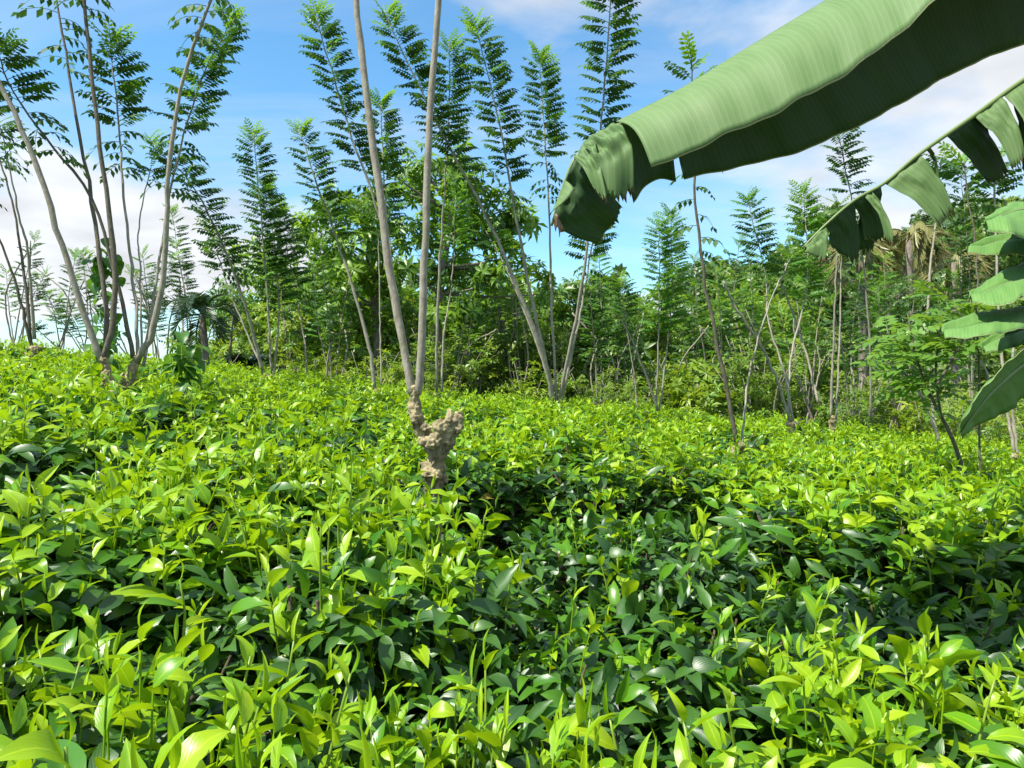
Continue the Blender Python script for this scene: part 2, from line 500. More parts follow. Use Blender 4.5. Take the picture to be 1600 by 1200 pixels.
M_THICK = leaf_mat('thicket_leaf', (0.15, 0.27, 0.02), (0.29, 0.38, 0.035), (0.42, 0.56, 0.02), trans=0.36, vein=0.0)
M_HILL = leaf_mat('hill_tree_leaf', (0.055, 0.12, 0.03), (0.12, 0.20, 0.045), (0.20, 0.34, 0.04), trans=0.3, vein=0.0)
M_HILLB = leaf_mat('hill_bright_leaf', (0.11, 0.21, 0.035), (0.20, 0.29, 0.05), (0.32, 0.46, 0.04), trans=0.32, vein=0.0)
M_PALM = leaf_mat('palm_leaf', (0.014, 0.045, 0.014), (0.03, 0.075, 0.02), (0.07, 0.15, 0.02), trans=0.18, vein=0.0)
M_PALMDRY = leaf_mat('golden_palm_leaf', (0.27, 0.25, 0.09), (0.19, 0.20, 0.06), (0.36, 0.36, 0.10), trans=0.3, vein=0.0)
M_BANANA = banana_mat('banana_blade', (0.092, 0.168, 0.05), (0.13, 0.212, 0.075), (0.155, 0.24, 0.09))
M_BANSHADE = banana_mat('banana_blade_painted_shade', (0.022, 0.062, 0.018), (0.035, 0.085, 0.022), (0.05, 0.11, 0.03))  # blade green darkened: shade on the parts hanging behind, put into the colour
M_BANMID = banana_mat('banana_blade_old', (0.065, 0.13, 0.035), (0.11, 0.19, 0.06), (0.14, 0.22, 0.075), 1.42)
M_BANSUN = banana_mat('banana_blade_fresh', (0.075, 0.185, 0.035), (0.125, 0.25, 0.06), (0.17, 0.30, 0.08), 1.5)
M_RIB = leaf_mat('banana_midrib', (0.17, 0.24, 0.08), (0.15, 0.22, 0.07), (0.2, 0.3, 0.05), trans=0.05, vein=0.0)
M_PSEUDO = bark_mat('banana_pseudostem', (0.20, 0.20, 0.08), (0.10, 0.07, 0.035), 14, rings=False)
M_DRY = leaf_mat('dry_banana_edge', (0.25, 0.16, 0.08), (0.14, 0.08, 0.04), (0.3, 0.2, 0.08), trans=0.15, vein=0.0)
M_VINE = leaf_mat('vine_leaf', (0.05, 0.15, 0.02), (0.09, 0.22, 0.025), (0.22, 0.45, 0.02), trans=0.35, vein=0.3)


# ------------------------------------------------------------------ leaf templates (unit length along +Y, +Z is the upper side)
def leaf_tpl(nseg, half, width, curl=0.5, fold=0.25, power=0.85, wav=0.0, tipx=1.0, start=0.0, twist=0.0):
    """half = cross points per side"""
    ts = np.linspace(0, 1, nseg + 1)
    ang = start - curl * ts
    dy = np.cos(ang); dz = np.sin(ang)
    y = np.concatenate([[0], np.cumsum((dy[1:] + dy[:-1]) / 2)]) / nseg
    z = np.concatenate([[0], np.cumsum((dz[1:] + dz[:-1]) / 2)]) / nseg
    V = []; U = []; rows = []
    for i, t in enumerate(ts):
        if i == nseg:
            rows.append([len(V)]); V.append((0, y[i], z[i])); U.append((0.5, 1)); continue
        w = width * 0.5 * (math.sin(PI * min(1, t * 0.985 + 0.015) ** power) ** tipx)
        w = max(w, 0.012)
        r = []
        for k in range(-half, half + 1):
            f = k / half
            nx, nz = -math.sin(ang[i]) * 0, math.cos(ang[i])
            off = abs(f) * w * fold + wav * w * math.sin(t * 14 + (2 if k > 0 else 0)) * abs(f)
            tw = twist * t
            r.append(len(V))
            V.append((f * w * math.cos(tw), y[i] - math.sin(ang[i]) * off, z[i] + math.cos(ang[i]) * off + f * w * math.sin(tw)))
            U.append((0.5 + 0.5 * f, t))
        rows.append(r)
    T = []
    for i in range(nseg):
        a, b = rows[i], rows[i + 1]
        if len(b) == 1:
            for k in range(len(a) - 1):
                T.append((a[k], a[k + 1], b[0]))
        else:
            for k in range(len(a) - 1):
                T += [(a[k], a[k + 1], b[k + 1]), (a[k], b[k + 1], b[k])]
    return np.array(V, float), np.array(T, int), np.array(U, float)


def merge_tpl(lst):
    V = []; T = []; U = []; n = 0
    for v, t, u in lst:
        V.append(v); T.append(t + n); U.append(u); n += len(v)
    return np.vstack(V), np.vstack(T), np.vstack(U)


def xf(tpl, R, loc):
    return tpl[0] @ np.asarray(R).T + np.asarray(loc), tpl[1], tpl[2]


def compound_tpl(pairs, L, ll, lw, droop, hang, rng, terminal=True, drop=0.0):
    """pinnate leaf, rachis along +Y, length in metres"""
    lf = leaf_tpl(2, 1, lw / ll, curl=0.3, fold=0.25, power=0.9)
    lf = (lf[0] * ll, lf[1], lf[2])
    parts = []
    n = pairs
    def rach(t):
        a = 0.25 - droop * t
        return np.array([0, L * t * math.cos(a * 0.6), L * (0.25 * t - droop * 0.5 * t * t)])
    pts = np.array([rach(t) for t in np.linspace(0, 1, 5)])
    b = Batch(); b.tube(pts, np.linspace(0.0035, 0.0015, 5), 3, cap=False)
    parts.append((np.vstack(b.v), np.vstack(b.t), np.tile([[0.3, 0.3]], (b.n, 1))))
    for i in range(n):
        t = 0.16 + 0.80 * i / max(1, n - 1)
        p = rach(t); sc = (0.72 + 0.5 * math.sin(PI * (t * 0.8 + 0.15))) * rng.uniform(0.88, 1.1)
        for sgn in (-1, 1):
            if rng.random() < drop:
                continue
            fw = rng.uniform(0.35, 0.7)
            d = nrm([sgn * 1.0, fw, -hang + rng.uniform(-0.15, 0.15)])
            R = frame(d, (rng.uniform(-.2, .2), rng.uniform(-.2, .2), 1)) * sc
            parts.append(xf(lf, R, p))
    if terminal:
        p = rach(1.0)
        parts.append(xf(lf, frame((0, 1, -0.2 - hang), (0, 0, 1)), p))
    return merge_tpl(parts)


TEA_HI = [leaf_tpl(7, 2, rng_w, curl=c, fold=f, power=0.82, wav=w, tipx=0.95, start=s, twist=tw)
          for (rng_w, c, f, w, s, tw) in [(0.41, 0.9, 0.35, 0.06, 0.25, 0.0), (0.36, 0.4, 0.5, 0.04, 0.1, 0.15), (0.43, 1.3, 0.25, 0.12, 0.5, -0.15),
                                          (0.39, 0.7, 0.3, 0.14, 0.2, 0.35), (0.34, 0.15, 0.65, 0.04, 0.0, -0.2), (0.42, 1.7, 0.2, 0.10, 0.5, 0.15)]]
TEA_LO = [leaf_tpl(4, 1, w, curl=c, fold=f, power=0.82, start=s) for (w, c, f, s) in [(0.40, 0.9, 0.35, 0.3), (0.36, 0.4, 0.45, 0.1), (0.42, 1.2, 0.25, 0.4), (0.38, 0.6, 0.2, 0.2)]]


# ------------------------------------------------------------------ terrain
def build_ground():
    u = np.linspace(-1, 1, 150); v = np.linspace(0, 1, 190)
    xs = np.sinh(u * 5.2) / np.sinh(5.2) * 2600
    ys = -60 + np.sinh((v * 1.16 - 0.16) * 5.6) / np.sinh(5.6) * 4200 + 60 - 0
    ys = np.where(ys < -60, -60, ys)
    X, Y = np.meshgrid(xs, ys)
    Z = ground(X, Y) + 0.03 * np.sin(X * 3.1 + Y * 1.7) * np.cos(Y * 2.3)
    V = np.stack([X, Y, Z], -1).reshape(-1, 3)
    nx, ny = len(xs), len(ys)
    i = np.arange(ny - 1)[:, None] * nx + np.arange(nx - 1)[None]
    T = np.concatenate([np.stack([i, i + 1, i + nx + 1], -1).reshape(-1, 3), np.stack([i, i + nx + 1, i + nx], -1).reshape(-1, 3)])
    b = Batch(); b.raw(V, T, V[:, :2])
    o = b.build('ground', [ground_mat()], kind='structure')
    return o


build_ground()

# ------------------------------------------------------------------ tea bushes
SHOOT_VARIANTS = []


def make_shoot_variant(rng):
    h = rng.uniform(0.05, 0.15)
    lean = rng.uniform(-0.25, 0.25, 2)
    pts = catmull([(0, 0, -0.05), (lean[0] * h * 0.3, lean[1] * h * 0.3, h * 0.5), (lean[0] * h, lean[1] * h, h)], 6)
    n = rng.integers(4, 7)
    a0 = rng.uniform(0, 6.28)
    leaves = []
    for i in range(n):
        t = (i + 0.4) / n
        k = t * 5; i0 = min(int(k), 4); p = pts[i0] * (1 - (k - i0)) + pts[i0 + 1] * (k - i0)
        az = a0 + i * 2.4 + rng.uniform(-0.3, 0.3)
        el = math.radians(rng.uniform(-22, 28) + 42 * t)
        d = np.array([math.cos(az) * math.cos(el), math.sin(az) * math.cos(el), math.sin(el)])
        R = frame(d, (rng.uniform(-.7, .7), rng.uniform(-.7, .7), 1))
        sc = (0.100 - 0.048 * t) * rng.uniform(0.85, 1.15)
        leaves.append((R, p, sc, t))
    d = nrm([rng.uniform(-.2, .2), rng.uniform(-.2, .2), 1])
    leaves.append((frame(d, (1, 0.2, 0)) @ np.diag([0.42, 1, 1]), pts[-1], 0.042, 1.0))
    return pts, leaves


_r = np.random.default_rng(3)
SHOOT_VARIANTS = [make_shoot_variant(_r) for _ in range(10)]
SHOOT_MESH = []
for pts, lv in SHOOT_VARIANTS:
    b = Batch(); b.tube(pts, np.linspace(0.0028, 0.0016, len(pts)), 5); SHOOT_MESH.append(b.mesh('shoot', [M_SHOOT]))
LEAF_MESH = []
for tpl in TEA_HI:
    b = Batch(); b.add(tpl, np.eye(3), np.zeros(3), [0.0]); LEAF_MESH.append(b.mesh('leaf', [M_YOUNG]))
for tpl in TEA_HI:
    b = Batch(); b.add(tpl, np.eye(3), np.zeros(3), [0.0]); LEAF_MESH.append(b.mesh('leaf', [M_MID]))


def dome(rx, ang, rr, R=0.52):
    """height of bush table (0 at top) at normalized radius rr"""
    return -0.085 * rr ** 2 - 0.26 * max(0, rr - 0.8) / 0.2 * max(0, rr - 0.8) / 0.2


def shoot_spots(rng, n, R):
    out = []
    p1, p2, p3 = rng.uniform(0, 6.28, 3)
    while len(out) < n:
        rr = math.sqrt(rng.random()); a = rng.uniform(0, 6.283)
        x_, y_ = rr * R * math.cos(a), rr * R * math.sin(a)
        pt = math.sin(9 * x_ + p1 + 2 * math.sin(7 * y_ + p3)) * math.sin(10 * y_ + p2)      # flushes come in tufts
        if rng.random() > 0.38 + 0.85 * pt:
            continue
        bump = 0.045 * pt + rng.uniform(-0.07, 0.03)
        z = BUSH_H - 0.15 + dome(0, a, rr) + bump
        out.append((rr * R * math.cos(a), rr * R * math.sin(a), z, rr, a))
    return out


def bush_meshes(seed, young_n, mature_n, tpls, R=0.52, lsc=1.0):
    rng = np.random.default_rng(seed)
    b = Batch()
    # mature leaves: over the table and all round the flanks
    lob = [rng.uniform(0, 6.28) for _ in range(3)]
    for k in range(len(tpls)):
        Rm = []; Lm = []
        for i in range(mature_n // len(tpls)):
            a = rng.uniform(0, 6.283)
            lobe = 1 + 0.07 * math.sin(3 * a + lob[0]) + 0.05 * math.sin(5 * a + lob[1])
            if rng.random() < 0.52:
                rr = math.sqrt(rng.random()); z = BUSH_H - 0.13 + dome(0, a, rr) - abs(rng.normal(0, 0.06)); outw = 0.6 * rr
            else:
                z = BUSH_H - 0.16 - rng.random() ** 1.2 * 0.62
                rr = rng.uniform(0.72, 1.03) * (1 - 0.22 * (BUSH_H - z) ** 1.5); outw = 1.0
            p = np.array([rr * R * lobe * math.cos(a), rr * R * lobe * math.sin(a), z])
            az = a + rng.normal(0, 0.9 if outw > 0.8 else 1.6)
            el = math.radians(rng.normal(8, 26))
            d = np.array([math.cos(az) * math.cos(el), math.sin(az) * math.cos(el), math.sin(el)])
            up = nrm([math.cos(a) * outw * 0.7 + rng.normal(0, .25), math.sin(a) * outw * 0.7 + rng.normal(0, .25), 1])
            Rm.append(frame(d, up) @ np.diag([0.88, 1, 1]) * rng.uniform(0.062, 0.112) * lsc); Lm.append(p)
        Rm = np.array(Rm); Lm = np.array(Lm)
        topm = (Lm[:, 2] > BUSH_H - 0.20) & (rng.random(len(Lm)) < 0.38)          # half-grown leaves of the table
        dry = rng.random(len(Lm)) < 0.004
        for sel, mi_ in ((~topm & ~dry, 0), (topm & ~dry, 2), (dry, 3)):
            b.add(tpls[k], Rm[sel], Lm[sel], rng.random(int(sel.sum())), mi_)
    # young shoots merged
    for (x, y, z, rr, a) in shoot_spots(rng, young_n, R):
        pts, lv = SHOOT_VARIANTS[rng.integers(0, 10)]
        rz = rng.uniform(0, 6.28); s = rng.uniform(0.75, 1.15) * lsc
        tilt = 0.35 * rr
        Q = np.array(Matrix.Rotation(tilt, 3, Vector((-math.sin(a), math.cos(a), 0))) @ Matrix.Rotation(rz, 3, 'Z')) * s
        b.tube((pts[::2]) @ Q.T + (x, y, z), 0.0022, 3, mi=1, cap=False)
        for (Rl, pl, sc, t) in lv:
            b.add(tpls[rng.integers(0, len(tpls))], Q @ Rl * sc, Q @ pl + (x, y, z), [rng.random()], 1 if rng.random() < 0.25 + t * 1.1 else 2)
    # woody frame
    w = Batch()
    for i in range(26):
        a = rng.uniform(0, 6.28); rr = math.sqrt(rng.random()) * R * 0.95
        top = np.array([rr * math.cos(a), rr * math.sin(a), BUSH_H - rng.uniform(0.12, 0.22)])
        mid = np.array([top[0] * 0.5 + rng.normal(0, .04), top[1] * 0.5 + rng.normal(0, .04), 0.35 + rng.uniform(-.08, .08)])
        w.tube(catmull([(rng.normal(0, .03), rng.normal(0, .03), -0.06), mid, top], 6), np.linspace(0.014, 0.004, 6), 5)
    return b.mesh('foliage', [M_MATURE, M_YOUNG, M_MID, M_SPENT]), w.mesh('branches', [M_TEASTEM])


FAR_VAR = [bush_meshes(100 + i, 150, 1250, TEA_LO) for i in range(7)]
NEAR_TPL = [leaf_tpl(5, 1, w, curl=c, fold=f, power=0.82, start=s, wav=wv) for (w, c, f, s, wv) in
            [(0.40, 0.9, 0.35, 0.3, .05), (0.37, 0.4, 0.45, 0.1, .08), (0.43, 1.2, 0.25, 0.4, .04), (0.39, 0.6, 0.2, 0.2, .1)]]
NEAR_VAR = [bush_meshes(200 + i, 95, 1700, NEAR_TPL, lsc=1.18) for i in range(5)]

OLD_VAR = [bush_meshes(300 + i, 9, 1700, NEAR_TPL, lsc=1.15) for i in range(2)]
FURROW = [(-0.05, 1.70), (0.42, 2.62), (1.15, 2.28), (1.98, 2.36), (-0.95, 1.45), (-1.8, 1.62), (0.48, 2.02)]      # old leaf only, between the plucked rows
CENTRAL_XY = P(672, 760, 3.25)[:2]
BUSHES = []


def add_bush(x, y, R=0.52):
    BUSHES.append((x, y, R))


# hand-placed nearest bushes, then rows up the slope
for (x, y, R) in [(0.62, 1.42, .50), (1.42, 1.50, .52), (0.45, 0.66, .46), (1.12, 0.66, .48), (-0.62, 0.98, .46), (-1.42, 1.15, .5),
                  (2.25, 1.55, .5), (1.95, 0.75, .5), (-0.12, 0.92, .42), (-0.05, 1.70, .36), (-2.25, 1.3, .5),
                  (-0.46, 2.02, .50), (-1.28, 2.08, .52), (-2.10, 2.20, .52), (-2.95, 2.3, .52), (0.42, 2.62, .42), (3.1, 1.7, .5)]:
    add_bush(x, y, R)
for (x, y) in [(1.15, 2.28), (1.98, 2.36), (2.8, 2.45), (-0.95, 1.45), (-1.8, 1.62), (-0.80, 2.78), (0.48, 2.02)]:
    add_bush(x, y, 0.44)
rr_ = random.Random(21)
row_y = 2.98; k = 0
while row_y < 10.6:
    half = 0.74 * row_y + 1.6
    x = -half + (0.45 if k % 2 else 0)
    while x < half:
        yy = row_y + rr_.uniform(-.1, .1) - 0.05 * x + 0.16 * math.sin(x * 0.7 + k)
        xx = x + rr_.uniform(-.09, .09)
        if math.hypot(xx - CENTRAL_XY[0] + 0.0, (yy - CENTRAL_XY[1]) * 1.0) > 0.42 and yy < 10.5 and not (k == 0 and abs(xx - 0.42) < 0.3):
            add_bush(xx, yy, rr_.uniform(0.50, 0.58))
        x += 0.90
    row_y += 0.86 + 0.02 * k; k += 1


NEAR_POLES = [(P(672, 700, 3.25), 'knobbly two-stemmed stump'), (P(180, 600, 5.0), 'forked pollards with bare whips'),
              (P(1155, 705, 5.0), 'pollard with one tall dark whip'), (P(868, 640, 7.5), 'pollard with five fanned whips')]


def build_bushes():
    rng = np.random.default_rng(55)
    for i, (x, y, R) in enumerate(BUSHES):
        z = float(ground(x, y))
        label = 'clipped tea bush with bright young shoots over dark glossy leaves'
        grp = 'tea bushes covering the slope'
        if y > 9.2:
            label = 'clipped tea bush along the far edge of the field below the trees'; grp = 'tea bushes along the far edge'
        elif x > 1.3 and y < 2.9:
            label = 'clipped tea bush growing under the arching banana leaves'; grp = 'tea bushes under the banana leaves'
        furrow = (x, y) in FURROW
        if furrow:
            label = 'low tea bush of dark old leaves in the furrow between bright bushes'; grp = 'dark tea bushes in the furrows'
        for p, nm in NEAR_POLES:
            if not furrow and math.hypot(p[0] - x, p[1] - y) < 0.75:
                label = 'clipped tea bush at the foot of the ' + nm
                grp = 'tea bushes round the ' + nm
        t = thing('tea_bush', label, 'tea bush', (x, y, z), grp, rng.uniform(0, 6.28))
        sx = R / 0.52 * rng.uniform(0.97, 1.06)
        t.scale = (sx, sx, rng.uniform(0.91, 1.07) * (0.9 if furrow else 1.0))
        near = y < 4.0 and abs(x) < 0.72 * y + 0.6 and y > 0.4
        fm, wm = (NEAR_VAR[i % 5] if near else FAR_VAR[rng.integers(0, 7)])
        if furrow:
            fm, wm = OLD_VAR[i % 2]
        link('foliage', fm, t, 'stuff')
        link('branches', wm, t)
        if not near:
            continue
        n = 5 if furrow else 48
        for (sx_, sy_, sz_, rr, a) in shoot_spots(rng, n, 0.52):
            v = int(rng.integers(0, 10))
            s = rng.uniform(0.85, 1.3) * (1.26 if y < 1.3 else 1.26 if y < 1.8 else 1.18 if y < 2.5 else 1.0)
            sh = link('shoot', SHOOT_MESH[v], t)
            sh.location = (sx_, sy_, sz_)
            q = Matrix.Rotation(0.35 * rr, 3, Vector((-math.sin(a), math.cos(a), 0))) @ Matrix.Rotation(rng.uniform(0, 6.28), 3, 'Z')
            sh.rotation_euler = q.to_euler(); sh.scale = (s, s, s)
            for (Rl, pl, sc, tt) in SHOOT_VARIANTS[v][1]:
                lo = link('leaf', LEAF_MESH[int(rng.integers(0, 6)) + (6 if rng.random() > 0.25 + tt * 1.1 else 0)], sh)
                lo.location = pl
                Rn = Rl / np.linalg.norm(Rl, axis=0)
                lo.rotation_euler = Matrix(Rn.tolist()).to_euler()
                sc2 = sc * rng.uniform(0.8, 1.25)
                lo.scale = (sc2 * (0.42 if tt >= 1.0 else rng.uniform(0.82, 1.05)), sc2, sc2)


build_bushes()

# ------------------------------------------------------------------ pollard shade trees (whips with pinnate leaves)
_r = np.random.default_rng(11)
GL_FULL = [compound_tpl(8, 0.255, 0.064, 0.033, 0.45, 0.42, _r, drop=0.03) for _ in range(4)]
GL_YOUNG = [compound_tpl(6, 0.18, 0.045, 0.020, 0.3, 0.0, _r) for _ in range(3)]
GL_OLD = [compound_tpl(5, 0.27, 0.072, 0.038, 1.2, 0.8, _r, drop=0.25) for _ in range(4)]


def mk(tpls, mat):
    r = []
    for t in tpls:
        b = Batch(); b.add(t, np.eye(3), np.zeros(3), [0.0]); r.append(b.mesh('leaf', [mat]))
    return r


GLM_FULL = mk(GL_FULL, M_GLIR); GLM_YOUNG = mk(GL_YOUNG, M_GLIRY); GLM_OLD = mk(GL_OLD, M_GLIR); GLM_FRESH = mk(GL_FULL, M_GLIRB)


def whip(tree, base, pix, d0, d1, r0, f0, f1=1.0, sep=True, rng=None, spacing=0.0195, old=0.25, mat=None, size=1.0, fresh=False, r1=0.004):
    """one whip: stem mesh (part) with its leaves (sub-parts), leaves from f0 to f1 of its length"""
    ds = np.linspace(d0, d1, len(pix))
    pts = catmull([P(px, py, d) for (px, py), d in zip(pix, ds)], 26)
    seg = np.linalg.norm(np.diff(pts, axis=0), axis=1); L = np.concatenate([[0], np.cumsum(seg)])
    wob = rng.normal(0, 0.0018 if d0 < 4 else 0.004, pts.shape); wob[0] = 0
    pts = pts + wob
    b = Batch()
    r0 = r0 * (0.70 if r0 < 0.03 and d0 < 4 else 0.60); r1 = min(r1, r0 * 0.8)
    rad = r1 + (r0 - r1) * (1 - L / L[-1]) ** 1.0
    rad = rad * (1 + rng.normal(0, 0.045, len(rad)))
    b.tube(pts, rad, 9)
    st = b.build('stem', [mat or M_STEM], tree, base)
    if f0 >= f1:
        return st
    lb = Batch()
    s = L[-1] * f0; az = rng.uniform(0, 6.28); j = 0
    while s < L[-1] * f1:
        p = np.array([np.interp(s, L, pts[:, c]) for c in range(3)])
        i = min(np.searchsorted(L, s), len(pts) - 1)
        tan = nrm(pts[i] - pts[i - 1])
        g = (s / L[-1] - f0) / max(1e-6, (1.0 - f0))
        # two ranks, loosely spread
        az = j * 2.4 + rng.normal(0, 0.35) if j % 4 == 0 else (0.0 if j % 2 else PI) + rng.normal(0, 0.5)
        rest = 1 - g
        el = 0.08 + (rng.uniform(0.2, 0.9) if rest < 0.08 else 0.2 * g) + rng.normal(0, 0.09)
        if g < old:
            el -= 0.25
        h = np.array([math.cos(az), math.sin(az), 0])
        d = nrm(h * math.cos(el) + np.array([0, 0, 1]) * math.sin(el) + tan * 0.12)
        up = nrm(tan * 0.5 + np.array([0, 0, 0.7]) + rng.normal(0, .30, 3))
        Rm = frame(d, up)
        if rest < 0.09:
            arr, kind, sc = GLM_YOUNG, 2, rng.uniform(0.85, 1.3)
        elif g < old:
            arr, kind, sc = GLM_OLD, 1, rng.uniform(0.8, 1.1)
        else:
            arr, kind, sc = (GLM_FRESH if fresh or rng.random() < 0.12 else GLM_FULL), (3 if fresh else 0), rng.uniform(0.86, 1.06) * (0.80 + 0.22 * min(1, rest * 5))
        sc *= size * (0.88 if kind != 1 else 0.84)
        k = int(rng.integers(0, len(arr)))
        if sep:
            lo = link('leaf', arr[k], st)
            lo.location = p - base
            lo.rotation_euler = Matrix(Rm.tolist()).to_euler(); lo.scale = (sc, sc, sc)
        else:
            tp = [GL_FULL, GL_OLD, GL_YOUNG, GL_FULL][kind][k]
            lb.add(tp, Rm * sc, p, [rng.random()], {0: 0, 1: 0, 2: 1, 3: 2}[kind])
        s += spacing * size * rng.uniform(0.8, 1.2) * (0.45 if rest < 0.1 else 1.0) * (2.2 if g < old else 1)
        j += 1
    if not sep and lb.n:
        lb.build('leaves', [M_GLIR, M_GLIRY, M_GLIRB], st, base, kind='stuff')
    return st


def knob_trunk(tree, base, balls, voxel=0.012, disp=0.02, mat=None, tex_scale=0.06):
    """lumpy trunk: overlapping balls along limbs fused into one skin"""
    b = Batch()
    ph = np.linspace(0, PI, 8); th = np.arange(10) * 2 * PI / 10
    V = [(0, 0, 1)]
    for p in ph[1:-1]:
        for t in th:
            V.append((math.sin(p) * math.cos(t), math.sin(p) * math.sin(t), math.cos(p)))
    V.append((0, 0, -1)); V = np.array(V)
    T = []
    for k in range(10):
        T.append((0, 1 + k, 1 + (k + 1) % 10)); T.append((len(V) - 1, len(V) - 11 + (k + 1) % 10, len(V) - 11 + k))
    for i in range(5):
        for k in range(10):
            a = 1 + i * 10 + k; c = 1 + i * 10 + (k + 1) % 10
            T += [(a, a + 10, c + 10), (a, c + 10, c)]
    tpl = (V, np.array(T), V[:, :2])
    for (c, r) in balls:
        b.add(tpl, np.eye(3) * r, c, [0.5])
    o = b.build('trunk', [mat or M_TRUNK], tree, base)
    m = o.modifiers.new('fuse', 'REMESH'); m.mode = 'VOXEL'; m.voxel_size = voxel; m.use_smooth_shade = True
    tx = bpy.data.textures.new('knobs', 'CLOUDS'); tx.noise_scale = tex_scale; tx.noise_depth = 3
    d = o.modifiers.new('knobs', 'DISPLACE'); d.texture = tx; d.strength = disp * 1.0; d.mid_level = 0.5
    t2 = bpy.data.textures.new('bark', 'VORONOI'); t2.noise_scale = tex_scale * 0.42; t2.noise_intensity = 1.3
    d = o.modifiers.new('bark', 'DISPLACE'); d.texture = t2; d.strength = -disp * 0.75; d.mid_level = 0.4
    return o


def limb_balls(pix, d, radii, step=0.35):
    pts = catmull([P(x, y, dd) for (x, y), dd in zip(pix, np.broadcast_to(d, (len(pix),)))], 40)
    rs = np.interp(np.linspace(0, 1, 40), np.linspace(0, 1, len(radii)), radii)
    out = [(pts[0], rs[0])]; last = pts[0]
    for p, r in zip(pts, rs):
        if np.linalg.norm(p - last) > r * step:
            out.append((p, r)); last = p
    return out


def gpix(px, d):
    """pixel row of the ground under column px at depth d"""
    x = (px - 800) / F * d
    return 600 + (CAMZ - float(ground(x, d))) / d * F


def pollard(label, px, py, d, whips, trunk_r, group=None, seed=0, sep=True, leanpx=0, extra=None, mat=None, name='pollard_tree'):
    rng = np.random.default_rng(seed)
    gy = gpix(px - leanpx, d)
    base = P(px - leanpx, gy, d); base[2] = float(ground(base[0], base[1])) - 0.02
    t = thing(name, label, 'tree', base, group)
    balls = limb_balls([(px - leanpx, gy + 10), (px - leanpx * 0.5, (gy + py) / 2), (px, py)], d, [trunk_r * 1.15, trunk_r, trunk_r * 1.05])
    rr = np.random.default_rng(seed + 5)
    for i in range(5):
        balls.append((P(px, py, d) + rr.normal(0, trunk_r * 0.7, 3) * (1, 1, 0.6), trunk_r * rr.uniform(0.5, 0.9)))
    if extra:
        balls += extra
    knob_trunk(t, base, balls, voxel=max(0.007, trunk_r * 0.12), disp=trunk_r * 0.5, tex_scale=trunk_r, mat=mat)
    for w in whips:
        kw = dict(sep=sep); kw.update(w)
        whip(t, base, kw.pop('pix'), kw.pop('d0', d), kw.pop('d1', d), kw.pop('r0'), kw.pop('f0', 1.0), rng=rng, **kw)
    return t


# central stump with two bare stems
D = 3.25
u = D / F
extra = limb_balls([(682, 712), (662, 676), (648, 640), (650, 606)], D, [0.040, 0.038, 0.032, 0.026])
extra += limb_balls([(678, 730), (692, 690), (712, 664), (718, 648)], [D, D - .02, D - .04, D - .05], [0.044, 0.045, 0.038, 0.02])
for (x, y, r, dd) in [(x_, y_, r_ * 0.8, d_) for (x_, y_, r_, d_) in [(690, 668, .05, -.05), (704, 655, .035, -.06), (676, 690, .045, -.06), (720, 652, .022, -.02), (715, 672, .03, -.06), (648, 655, .03, -.04),
                      (660, 690, .03, -.05), (700, 690, .05, -.03), (668, 742, .035, -.04), (684, 745, .03, -.05), (702, 642, .018, -.05), (722, 643, .014, -.04), (664, 668, .03, -.05)]]:
    extra.append((P(x, y, D + dd), r))
pollard('knobbly pale stump forking into two tall bare stems amid tea', 678, 735, D,
        [dict(pix=[(646, 618), (634, 560), (606, 400), (582, 220), (560, 40), (545, -120), (520, -330)], r0=0.027, f0=0.93, d1=3.3, r1=0.012, sep=True),
         dict(pix=[(652, 615), (657, 570), (664, 400), (671, 200), (684, 20), (694, -140), (715, -340)], r0=0.026, f0=0.93, d1=3.1, r1=0.011)], 0.043, seed=1, extra=extra, leanpx=6)

# left pair
D = 5.0
exA = limb_balls([(178, 625), (168, 590), (162, 562)], D, [0.055, 0.04, 0.03]) + limb_balls([(178, 625), (188, 600), (192, 585)], D, [0.055, 0.04, 0.02])
pollard('dark burred stump throwing up long arching whips, vine beside it', 178, 622, D,
        [dict(pix=[(160, 566), (128, 480), (95, 375), (52, 245), (0, 130), (-60, 20), (-120, -100)], r0=0.036, f0=0.8, r1=0.012, d1=4.8),
         dict(pix=[(160, 562), (178, 500), (178, 400), (163, 280), (146, 140), (133, 20), (120, -110)], r0=0.033, f0=0.80, r1=0.010, d1=5.1, mat=M_STEMDARK, old=0.9),
         dict(pix=[(164, 575), (165, 480), (152, 370), (128, 230), (104, 90), (84, -20), (66, -100)], r0=0.03, f0=0.66, d1=5.5, mat=M_STEMDARK, old=0.75, size=1.1)], 0.05, seed=2, extra=exA)
D = 5.15
exB = limb_balls([(200, 600), (208, 575), (214, 560)], D, [0.038, 0.034, 0.028])
pollard('slim leaning stump with reddish bud and curved whips on both sides', 202, 596, D,
        [dict(pix=[(214, 566), (240, 510), (258, 400), (264, 280), (280, 150), (322, 20), (345, -60)], r0=0.038, f0=0.80, r1=0.008, d1=4.9, old=0.9, size=1.1),
         dict(pix=[(208, 560), (185, 450), (142, 310), (70, 215), (20, 140), (-8, 70)], r0=0.026, f0=0.62, d1=5.0, mat=M_STEMDARK, old=0.5, size=1.05),
         dict(pix=[(216, 560), (212, 470), (196, 340), (186, 200), (172, 62)], r0=0.022, f0=0.56, d1=5.6, old=0.35),
         dict(pix=[(220, 560), (220, 450), (216, 360), (236, 262)], r0=0.013, f0=0.93, d1=5.6, size=0.7),
         dict(pix=[(224, 572), (246, 430), (268, 290), (305, 150), (362, 30)], r0=0.02, f0=0.46, d1=6.3, old=0.3, d0=5.4)], 0.034, seed=3, extra=exB, leanpx=-6)

